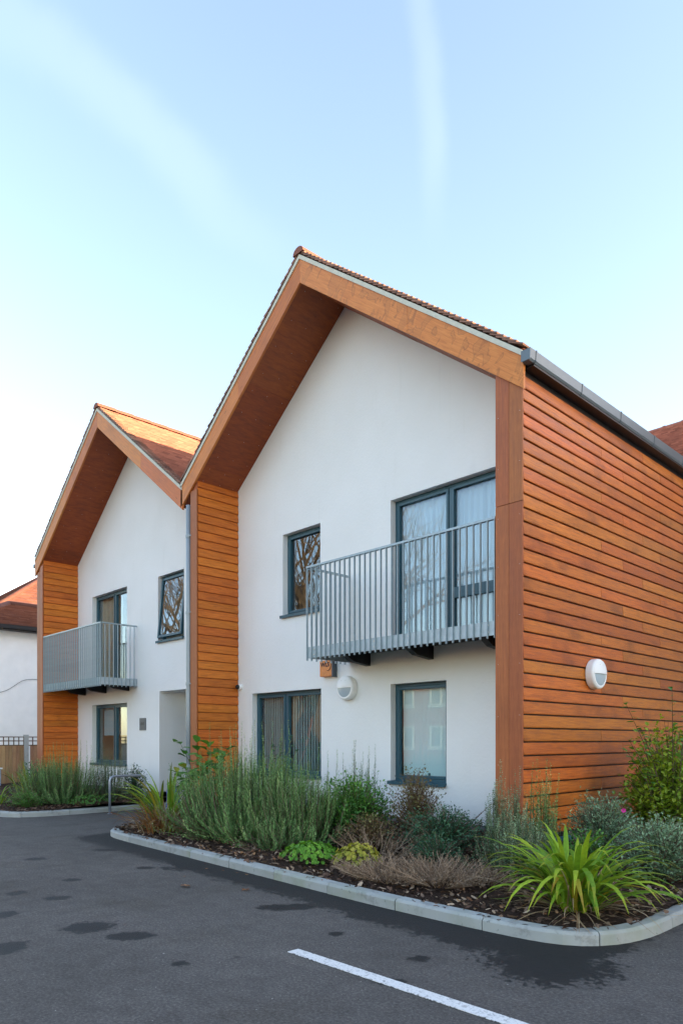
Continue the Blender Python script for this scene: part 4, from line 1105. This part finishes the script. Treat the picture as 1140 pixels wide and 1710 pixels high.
def strap(name, x, y, n, Lr, Wr, el, label, seed, mats, curl=(60,130), az=None, cat='plant', extra=(), base_r=.09, ecurl=None):
    """clump of arching strap leaves, each leaf an object of its own; mats: list of (material, weight)"""
    rr = random.Random(seed); root = plant(name, x, y, label, cat); z0 = base_z(x, y)
    tot = sum(w for _, w in mats)
    specs = [(None, None, None, None)]*n + list(extra)
    for i, (faz, fel, fL, fm) in enumerate(specs):
        a = rr.uniform(0, 2*math.pi) if faz is None else faz
        if az and faz is None and rr.random() < az[2]: a = rr.uniform(az[0], az[1])
        e = R(rr.uniform(*el)) if fel is None else R(fel); L = rr.uniform(*Lr) if fL is None else fL; W = rr.uniform(*Wr)
        r_ = rr.random()*tot; mt = mats[0][0]
        for m_, w in mats:
            if r_ < w: mt = m_; break
            r_ -= w
        if fm: mt = fm
        c = R(rr.uniform(*(ecurl if (ecurl and faz is not None) else curl))); k = 8; base = Vector((x+math.cos(a)*base_r*rr.random(), y+math.sin(a)*base_r*rr.random(), z0+.02))
        h = Vector((math.cos(a), math.sin(a), 0)); sd_ = Vector((-math.sin(a), math.cos(a), 0)); tw = rr.uniform(-.5,.5)
        mb = MB(); p = Vector((0,0,0)); pts = []
        drift = rr.uniform(-.25,.25)
        for j in range(k+1):
            f = j/k; ang = e - c*f**1.6
            w = W*(.55+.45*min(1, f*3.2))*(1 if f < .55 else max(0.03, 1-((f-.55)/.45)**1.7))
            dd = h*math.cos(ang)+UP*math.sin(ang)+sd_*drift*f
            s = (sd_*math.cos(tw*f)+UP*math.sin(tw*f)); nn = s.cross(dd).normalized()
            pts.append((p+s*w*.5+nn*w*.16, p.copy(), p-s*w*.5+nn*w*.16)); p = p+dd.normalized()*(L/k)
            # a leaf that reaches the ground lies along it
            gz = (soil_z(x, y)+.012 if (base+p).y > 4.82 else (.106 if (base+p).y > 4.64 else .006))-base.z
            if p.z < gz: p.z = gz + rr.uniform(0,.004)
        for r3 in pts: mb.v += [tuple(q) for q in r3]
        for j in range(k):
            for u in (0,1): mb.f.append((j*3+u, j*3+u+1, j*3+u+4, j*3+u+3)); mb.t.append(max(.01, j/k))
        o = link('leaf' if mt not in (m_straw, m_brownstrap) else 'dead_leaf', mb.mesh('leaf', True), mt, root, base)
    return root

def mound(name, x, y, h, rx, ry, n, label, seed, mat, L=.055, kind='lobed'):
    """low dome of long-stalked, lobed round leaves"""
    rr = random.Random(seed); root = plant(name, x, y, label, 'plant'); z0 = base_z(x, y); mb, st = MB(), MB()
    for i in range(n):
        a = rr.uniform(0, 2*math.pi); q = math.sqrt(rr.random()); 
        c = Vector((x+math.cos(a)*rx*q, y+math.sin(a)*ry*q, z0+.03+h*math.sqrt(max(.02, 1-q*q*.96))*rr.uniform(.72,1.05)))
        nrm = (Vector((math.cos(a)*q*1.1, math.sin(a)*q*1.1, 1-.5*q))+Vector((rr.gauss(0,.25), rr.gauss(0,.25), 0))).normalized()
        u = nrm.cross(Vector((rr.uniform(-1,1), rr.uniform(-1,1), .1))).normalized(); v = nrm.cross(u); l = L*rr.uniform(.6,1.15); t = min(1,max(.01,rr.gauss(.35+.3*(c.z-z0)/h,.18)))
        b = len(mb.v); mb.v.append(tuple(c-nrm*l*.12)); k = 14
        for j in range(k):
            an = 2*math.pi*j/k; rad = l*.5*(1.0 if j % 2 else .74)*(.55 if j == 0 else 1)
            mb.v.append(tuple(c+(u*math.cos(an)+v*math.sin(an))*rad+nrm*rr.uniform(-.05,.05)*l))
        for j in range(k): mb.f.append((b, b+1+j, b+1+(j+1) % k)); mb.t.append(t)
        if i % 4 == 0: st.tube([(x+(c.x-x)*.3, y+(c.y-y)*.3, z0), tuple(c)], .0025, 3, .3, False)
    link('foliage', mb.mesh('foliage'), mat, root, (0,0,0)); link('stalks', st.mesh('stalks'), m_stem, root, (0,0,0)); return root

def heather(x, y, h, rx, ry, n, label, seed, mat=m_dead, sprig=True):
    """bare dried stems carrying withered buds"""
    rr = random.Random(seed); root = plant('dead_heather', x, y, label, 'shrub', 'dried grey brown heathers'); z0 = base_z(x, y); mb, bd = MB(), MB()
    for i in range(n):
        a = rr.uniform(0, 2*math.pi); q = math.sqrt(rr.random())
        p0 = Vector((x+math.cos(a)*rx*q*.5, y+math.sin(a)*ry*q*.5, z0)); L = h*rr.uniform(.55,1.1)*(1-.35*q)
        d = (Vector((math.cos(a)*rx*q, math.sin(a)*ry*q, 0))*1.1+UP*L); p1 = p0+d*.55+Vector((rr.gauss(0,.02),rr.gauss(0,.02),0)); p2 = p0+d*rr.uniform(.85,1.1)+Vector((rr.gauss(0,.03),rr.gauss(0,.03),0))
        t = min(1,max(.05,rr.gauss(.5,.25))); mb.tube([p0,p1,p2], [.0035,.003,.0015], 3, t, False)
        for j in range(5):
            f = rr.uniform(.35,1); b = p0.lerp(p1,f*2) if f < .5 else p1.lerp(p2, f*2-1); dd = (d.normalized()*.7+rdir(rr,-10,60)).normalized(); ll = rr.uniform(.03,.08)*h/.4
            e = b+dd*ll; mb.tube([b,e], [.002,.0012], 3, t, False)
            for g_ in range(5):
                c = b.lerp(e, rr.random()) ; s = rdir(rr,-60,80)*rr.uniform(.006,.013); w = s.cross(UP).normalized()*.0035
                k = len(bd.v); bd.v += [tuple(c), tuple(c+s*.5+w), tuple(c+s), tuple(c+s*.5-w)]; bd.f.append((k,k+1,k+2,k+3)); bd.t.append(min(1,max(.05,rr.gauss(.6,.25))))
    link('stems', mb.mesh('stems'), mat, root, (0,0,0)); link('withered_buds', bd.mesh('buds'), mat, root, (0,0,0)); return root

def broadleaf(name, x, y, label, seed, sprays, mat, L=(.08,.13), W=.62, cat='shrub', yellow=0):
    """open plant of a few long canes with big leaves; every leaf an object"""
    rr = random.Random(seed); root = plant(name, x, y, label, cat); z0 = base_z(x, y); st = MB()
    for (dx, dy, hz, n) in sprays:
        p0 = Vector((x+dx*.15, y+dy*.15, z0)); p2 = Vector((x+dx, y+dy, z0+hz)); p1 = p0.lerp(p2,.55)+UP*hz*.16
        st.tube([p0,p1,p2], [.007,.005,.0025], 5, .4, False)
        for j in range(n):
            f = .35+.68*j/max(1,n-1); f = min(f,1); c = p0.lerp(p1,f*2) if f < .5 else p1.lerp(p2,f*2-1)
            d = (rdir(rr,-25,35)+ (p2-p1).normalized()*.4).normalized(); s = d.cross(UP).normalized(); s = s*math.cos(rr.uniform(-.5,.5))+s.cross(d)*math.sin(rr.uniform(-.5,.5))
            mb = MB(); l = rr.uniform(*L); oval(mb, Vector((0,0,0)), d, s, l, l*W, min(1,max(.02,rr.gauss(.5,.22))), droop=rr.uniform(.1,.35))
            link('leaf', mb.mesh('leaf', True), m_gery if rr.random() < yellow else mat, root, c)
    link('canes', st.mesh('canes'), m_twig, root, (0,0,0)); return root

# front bed, from the far left corner to the near right corner
AZC = math.atan2(-1, 1)      # towards the viewer
strap('sword_leaf_clump', -10.05, 5.85, 62, (.65,1.2), (.03,.048), (48,88), 'clump of green and brown sword leaves at the left tip of the front bed', 31,
      [(m_strap_d, 4), (m_strap, 5), (m_strap_y, .9)], (50,120), base_r=.22,
      extra=[(R(200),50,.9,m_strap),(R(215),40,.85,m_strap),(R(190),38,.8,m_strap),(R(230),45,.8,m_strap),(R(240),30,.7,m_strap_y),(R(205),58,1.0,m_strap_d),(R(20),70,1.,m_strap_d),(R(225),15,.6,m_straw),(R(240),12,.65,m_straw)])
strap('withered_clump', -9.7, 5.6, 210, (.3,.68), (.016,.026), (40,88), 'withered russet brown clump in front of the green sword leaves', 32, [(m_brownstrap, 5), (m_straw, 1.2), (m_strap_d, .6)], (40,140), base_r=.42)
broadleaf('broad_leaved_shrub', -10.75, 7.05, 'open broad leaved shrub with green leaves in front of the porch', 33,
          [(-.75,-.10,1.30,9),(-.45,.05,1.34,8),(-.1,.1,1.25,8),(.25,.1,1.2,9),(.45,.0,1.05,9),(-.7,-.2,.75,9),(-.35,-.25,.85,10),(0,-.3,.8,10),(.3,-.25,.9,10),(.1,-.4,.55,9),(-.3,-.45,.5,9),(.5,-.2,.6,9),(-.15,0,1.0,9),(.6,0,1.15,10),(.2,.2,1.1,10),(-.55,-.3,.6,9),(.05,-.15,.7,10)], m_leaf_m, (.16,.27), .62, yellow=.04)
broadleaf('laurel_shrub', -9.35, 7.45, 'dark glossy laurel sprigs in front of the double window', 34,
          [(-.1,.1,1.25,12),(.2,0,1.3,13),(.45,.1,1.15,11),(-.35,0,1.05,10),(.05,-.1,1.0,11),(.6,-.05,.95,10),(.3,.15,1.38,11)], m_leaf_d, (.07,.11), .5, yellow=.05)
rosemary(-8.35, 6.2, 1.34, 1.05, .95, 760, 'biggest rosemary bush with tall spires in the middle of the front bed', 41, spires=26)
rosemary(-7.15, 6.2, 1.05, .66, .6, 340, 'rosemary bush adjoining the right side of the biggest one', 42, spires=7)
rosemary(-7.15, 7.25, 1.1, .45, .35, 80, 'thin rosemary with dark spires against the white wall', 45, m_rose2, spires=8, spread=.5)
shrub('leafy_shrub', -6.8, 6.75, .95, .85, .6, 360, 'mid green leafy shrub right of the rosemary below the wall lamp', 51, m_leaf_m, (.04,.065), .55, per=24)
shrub('bronze_shrub', -6.1, 6.35, .50, .55, .45, 210, 'low brown leaved shrub in front of the mid green one', 52, m_leaf_b, (.028,.045), .55, per=22)
shrub('bronze_shrub', -5.85, 6.95, 1.05, .42, .4, 190, 'upright bronze and olive twiggy shrub under the small window', 53, m_leaf_b, (.028,.044), .55, per=22, upright=.3)
shrub('evergreen_shrub', -5.1, 6.55, .66, .68, .55, 380, 'dark evergreen shrub low against the white wall', 54, m_leaf_d, (.026,.042), .6, per=26)
# the arching twig of the evergreen
tw = plant('cotoneaster_twig', -4.95, 7.15, 'long arching twig with dark red leaves against the white wall', 'twig')
mb, st = MB(), MB(); rr = random.Random(3); a0 = Vector((-5.2,7.1,.4)); a1 = Vector((-4.9,7.2,.72)); a2 = Vector((-4.62,7.15,.80)); st.tube([a0,a1,a2],[.004,.003,.002],4,.4,False)
for i in range(46):
    f = rr.random(); c = a0.lerp(a1,f*2) if f < .5 else a1.lerp(a2,f*2-1); d = rdir(rr,-10,60); leaf(mb, c, d, d.cross(UP).normalized(), .028, .014, rr.random()*.5+.02)
link('leaves', mb.mesh('leaves'), m_leaf_b, tw, (0,0,0)); link('stem', st.mesh('stem'), m_twig, tw, (0,0,0))
mound('geranium_mound', -6.1, 5.40, .21, .40, .36, 380, 'bright green mound of lobed leaves beside the kerb', 61, m_ger, .06)
mound('geranium_mound', -5.45, 5.50, .27, .31, .28, 260, 'yellowing mound of lobed leaves right of the bright green one', 62, m_gery, .055)
heather(-4.82, 5.30, .25, .48, .28, 330, 'dried grey brown heather just right of the yellowing mound', 71)
heather(-4.3, 5.45, .30, .42, .34, 280, 'dried grey brown heather in front of the dark evergreen', 72)
heather(-5.55, 5.9, .50, .4, .3, 60, 'sparse tall dried heather between the yellowing mound and the bronze shrub', 73)
heather(-4.0, 5.75, .26, .3, .28, 110, 'small dried heather beside the small rosemary at the corner', 74)
rosemary(-3.95, 6.2, .72, .36, .34, 210, 'small blue green rosemary in front of the corner post', 43, m_rose2, spires=6, spread=.8)
rosemary(-4.4, 6.75, 1.0, .26, .2, 70, 'slender rosemary with one tall spire left of the corner post', 44, m_rose2, spires=4, spread=.6)
rosemary(-3.95, 6.8, .92, .28, .2, 50, 'slender rosemary with brownish spires before the corner post', 46, m_rose, spires=9, spread=.7)
fr = AZC
strap('day_lily_clump', -2.88, 5.45, 120, (.58,.98), (.034,.052), (46,90), 'big clump of arching bright green strap leaves at the kerb corner', 81,
      [(m_strap, 12), (m_strap_d, 1.5), (m_strap_y, .7)], (70,150), base_r=.19, ecurl=(90,125),
      extra=[(R(200),20,.75,m_strap),(R(190),30,.85,m_strap),(R(210),35,.8,m_strap),(R(-60),50,1.2,m_strap),(R(-48),50,1.25,m_strap),(R(-40),44,1.1,m_strap),(R(-75),48,1.2,m_strap),(R(-30),48,1.15,m_strap),(R(-85),46,1.12,m_strap),(R(-55),44,.9,m_strap),(R(-66),46,1.22,m_strap_y),(R(-100),48,.95,m_strap),(R(-15),48,.9,m_strap),(R(10),40,.8,m_strap),(R(30),35,.9,m_strap),(R(45),42,.9,m_strap),(R(60),50,.85,m_strap)])
strap('withered_strap_leaves', -2.88, 5.42, 75, (.35,.8), (.006,.014), (2,38), 'straw coloured dead leaves lying round the bright green clump', 82, [(m_straw, 5), (m_brownstrap, 1.2)], (30,70), base_r=.22,
      extra=[(R(-20),25,1.0,m_straw),(R(-12),22,1.05,m_straw),(R(-28),20,.95,m_brownstrap),(R(215),30,.9,m_straw),(R(-70),45,.9,m_straw),(R(-52),45,.85,m_brownstrap),(R(-58),42,.9,m_straw)])
shrub('cistus_shrub', -3.85, 7.9, .72, .55, .50, 260, 'grey green cistus with a pink flower against the timber wall', 91, m_cist, (.032,.052), .42, per=26, group='grey green cistus shrubs')
shrub('cistus_shrub', -2.80, 6.95, .66, .55, .62, 360, 'grey green cistus near the kerb at the right edge', 92, m_cist, (.032,.052), .42, per=28, group='grey green cistus shrubs')
def flower(x, y, z, label):
    mb = MB(); c = Vector((0,0,0)); f = (Vector((0,0,1.5))-Vector((x,y,z))).normalized(); u = f.cross(UP).normalized(); v = u.cross(f)
    for i in range(5):
        a = 2*math.pi*i/5; d = u*math.cos(a)+v*math.sin(a); s = -u*math.sin(a)+v*math.cos(a); oval(mb, c, (d+f*.3).normalized(), s, .028, .028, .5)
    o = mb.build('pink_flower', m_pink, None, loc=(x,y,z), fix=False)
    MB().lathe([(.006,0),(.006,.006),(.002,.008)], c, f, 8).build('stamens', m_gery, o, loc=(x,y,z)); return tag(o, label, 'flower')
flower(-3.50, 7.72, .72, 'magenta pink flower on the cistus against the timber wall')
flower(-2.36, 7.0, .68, 'magenta pink flower at the right edge near the kerb')
shrub('green_shrub', -3.75, 9.6, 1.60, .62, .85, 430, 'tall bright green leafy shrub against the timber side wall', 95, m_leaf_y, (.045,.075), .62, per=30, kind='oval', upright=.75)
broadleaf('fresh_shoots', -3.65, 9.5, 'fresh long shoots rising out of the tall green shrub', 96, [(-.35,-.6,1.75,12),(.1,-.3,1.95,13),(.25,-.1,1.9,12),(-.1,-.75,1.45,13),(.35,-.5,1.6,12),(-.2,-.9,1.15,12),(-.25,-.75,1.3,12)], m_leaf_m, (.08,.125), .5)
shrub('olive_shrub', -4.2, 9.15, .55, .26, .35, 60, 'small olive shrub at the foot of the timber wall', 97, m_leaf_y, (.03,.05), .6, per=18, kind='oval')
shrub('low_shrub', -4.75, 6.0, .42, .45, .3, 120, 'low dark green shrub between the dried heather and the corner rosemary', 101, m_leaf_d, (.026,.042), .5, per=22)
shrub('low_shrub', -9.0, 5.75, .38, .4, .3, 90, 'low olive shrub at the left foot of the biggest rosemary', 102, m_leaf_b, (.028,.045), .5, per=20)
shrub('low_shrub', -3.45, 6.75, .48, .4, .3, 120, 'low green shrub behind the bright strap leaves', 103, m_leaf_m, (.03,.05), .5, per=22)
rosemary(-8.5, 5.75, .58, .85, .4, 190, 'low rosemary skirt spreading towards the kerb before the biggest bush', 47, spread=1.0)
rosemary(-7.2, 5.72, .52, .6, .35, 130, 'low rosemary skirt beside the bright green mound', 48, spread=1.0)
chips('dry_stalks', frontstrip, 1500, .024, m_dead, 15, 'dry grey stalks and twigs strewn over the bark', .2, 1, .02)
# far bed
rosemary(-15.35, 6.35, 1.12, 1.0, .85, 460, 'wide rosemary bush in the far bed before the left house', 141, spires=14)
rosemary(-14.65, 7.15, 1.05, .5, .45, 120, 'open rosemary with thin spires under the far ground floor window', 142, m_rose2, spires=9, spread=.6)
shrub('evergreen_shrub', -14.75, 7.75, .85, .45, .35, 70, 'dark leaved shrub beside the porch of the left house', 143, m_leaf_d, (.04,.065), .5, per=18)
mound('ground_cover', -14.35, 6.55, .2, .38, .5, 300, 'bright green ground cover by the bike stand', 144, m_cover, .05)
shrub('low_shrub', -15.1, 5.55, .38, .55, .45, 150, 'low green spreading shrub at the far kerb corner', 145, m_leaf_m, (.03,.045), .5, per=24)
strap('sword_leaf_clump', -16.9, 6.25, 24, (.6,1.1), (.03,.05), (50,85), 'clump of yellow green sword leaves behind the far rosemary', 146, [(m_strap, 4), (m_strap_d, 2), (m_strap_y, 1)], (50,110), base_r=.25)
strap('sword_leaf_clump', -16.4, 5.35, 26, (.4,.7), (.025,.04), (35,80), 'lower clump of olive sword leaves at the left edge', 147, [(m_strap_d, 4), (m_strap, 2), (m_strap_y, .6)], (60,130), base_r=.25)
shrub('hedge_plant', -18.2, 6.9, .85, .5, .5, 80, 'dark green bushy plant in front of the garden fence', 148, m_leaf_d, (.04,.07), .55, per=20)

# loose leaves on the asphalt
def fallen(x, y, s, label, seed):
    rr = random.Random(seed); mb = MB(); k = 12; c = (0,0,.012*s/.06); mb.v.append(c)
    for j in range(k):
        a = 2*math.pi*j/k; q = s*(.55+.45*(j % 2))*rr.uniform(.7,1.1); mb.v.append((math.cos(a)*q, math.sin(a)*q*.8, rr.uniform(.002,.35*s)))
    for j in range(k): mb.f.append((0,1+j,1+(j+1)%k)); mb.t.append(rr.uniform(.2,.9))
    o = mb.build('fallen_leaf', m_litter, None, loc=(x,y,.003), fix=False); return tag(o, label, 'leaf', 'brown leaves fallen on the asphalt')
def gpx(x, y):
    s_, c_ = math.sin(PSI), math.cos(PSI); a = (x-570)/1187; t = 1.5*1187/(y-1236); return ((-s_+a*c_)*t, (c_+a*s_)*t)
for i, (px, py, s, lab) in enumerate(((310,1482,.075,'curled brown leaf lying alone on the asphalt left of the kerb'),(410,1488,.06,'brown leaf on the edge of the damp strip by the kerb'))): fallen(*gpx(px,py), s, lab, i)
for i, (px, py) in enumerate(((308,1465),(396,1459),(412,1462),(474,1470),(797,1549),(772,1545),(717,1528),(345,1452),(372,1455))): fallen(*gpx(px,py), .026, 'tiny brown leaf on the damp asphalt '+('behind the lone curled leaf','behind the second curled leaf','just right of the second curled leaf','before the bright green mound','before the strap leaves, right one','before the strap leaves, left one','before the dried heather','between both curled leaves, left one','between both curled leaves, right one')[i], 20+i)

# ------------------------------------------------------------------ across the road, seen mirrored in the window panes
def bare_tree(x, y, h, seed, label):
    rr = random.Random(seed); root = empty('bare_tree', (x, y, 0), label, 'tree', 'bare street trees'); tk, cr = MB(), MB()
    def grow(p, d, L, r, lev):
        n = 4; pts = [p]; dd = d
        for i in range(n):
            dd = (dd+Vector((rr.gauss(0,.12),rr.gauss(0,.12),rr.gauss(.03,.08)))).normalized(); pts.append(pts[-1]+dd*L/n)
        (tk if lev == 0 else cr).tube(pts, [r*(1-.45*i/n) for i in range(n+1)], 7 if lev < 2 else 3, .3, False)
        if lev >= 5: return
        for k in range((5, 4, 4, 3, 3)[lev]):
            f = rr.uniform(.45, 1.0); i = min(n-1, int(f*n)); q = pts[i].lerp(pts[i+1], f*n-i); nd = (dd*.75+rdir(rr,-15,50)*.75).normalized()
            grow(q, nd, L*rr.uniform(.62,.86), max(.016, r*.55), lev+1)
    grow(Vector((x,y,0)), UP, h*.34, h*.022, 0)
    link('trunk', tk.mesh('trunk'), m_treebark, root, (0,0,0)); link('crown', cr.mesh('crown'), m_treebark, root, (0,0,0)); return root
bare_tree(-43.4, -9.8, 21, 1, 'bare tree across the road mirrored in the far tilted window')
bare_tree(-30.6, -10, 20, 2, 'bare tree across the road mirrored in the upper window of the larger house')
bare_tree(-36, -13.5, 14, 3, 'bare tree across the road between the two other mirrored trees')
def terrace(x, label):
    root = empty('brick_house', (x, -17, 0), label, 'house', 'brick houses across the road')
    MB().box(x-3.9, x+3.9, -25, -17, 0, 5.4).build('wall', m_brick, root)
    MB().prism([(-25.3,5.3),(-21,8.4),(-16.7,5.3),(-16.7,5.45),(-21,8.6),(-25.3,5.45)], x-3.95, x+3.95, 'x').build('roof', m_slate, root)
    for wx in (-2.4, .6):
        for z in (1.0, 3.6):
            f = frame_mb(x+wx, x+wx+1.7, z, z+1.35, -16.99, -16.93, .09, (x+wx+.85,), .09).build('window', m_cpost, root)
            MB().box(x+wx+.08, x+wx+1.62, -16.985, -16.975, z+.08, z+1.27).build('pane', m_glass, f); MB().box(x+wx-.1, x+wx+1.8, -16.99, -16.88, z-.12, z-.02).build('sill', m_cpost, f)
for i, x in enumerate((-44, -36, -28, -20)): terrace(x, 'red brick house with white windows across the road, %s' % ('farthest', 'second from the far end', 'second nearest', 'nearest')[i])
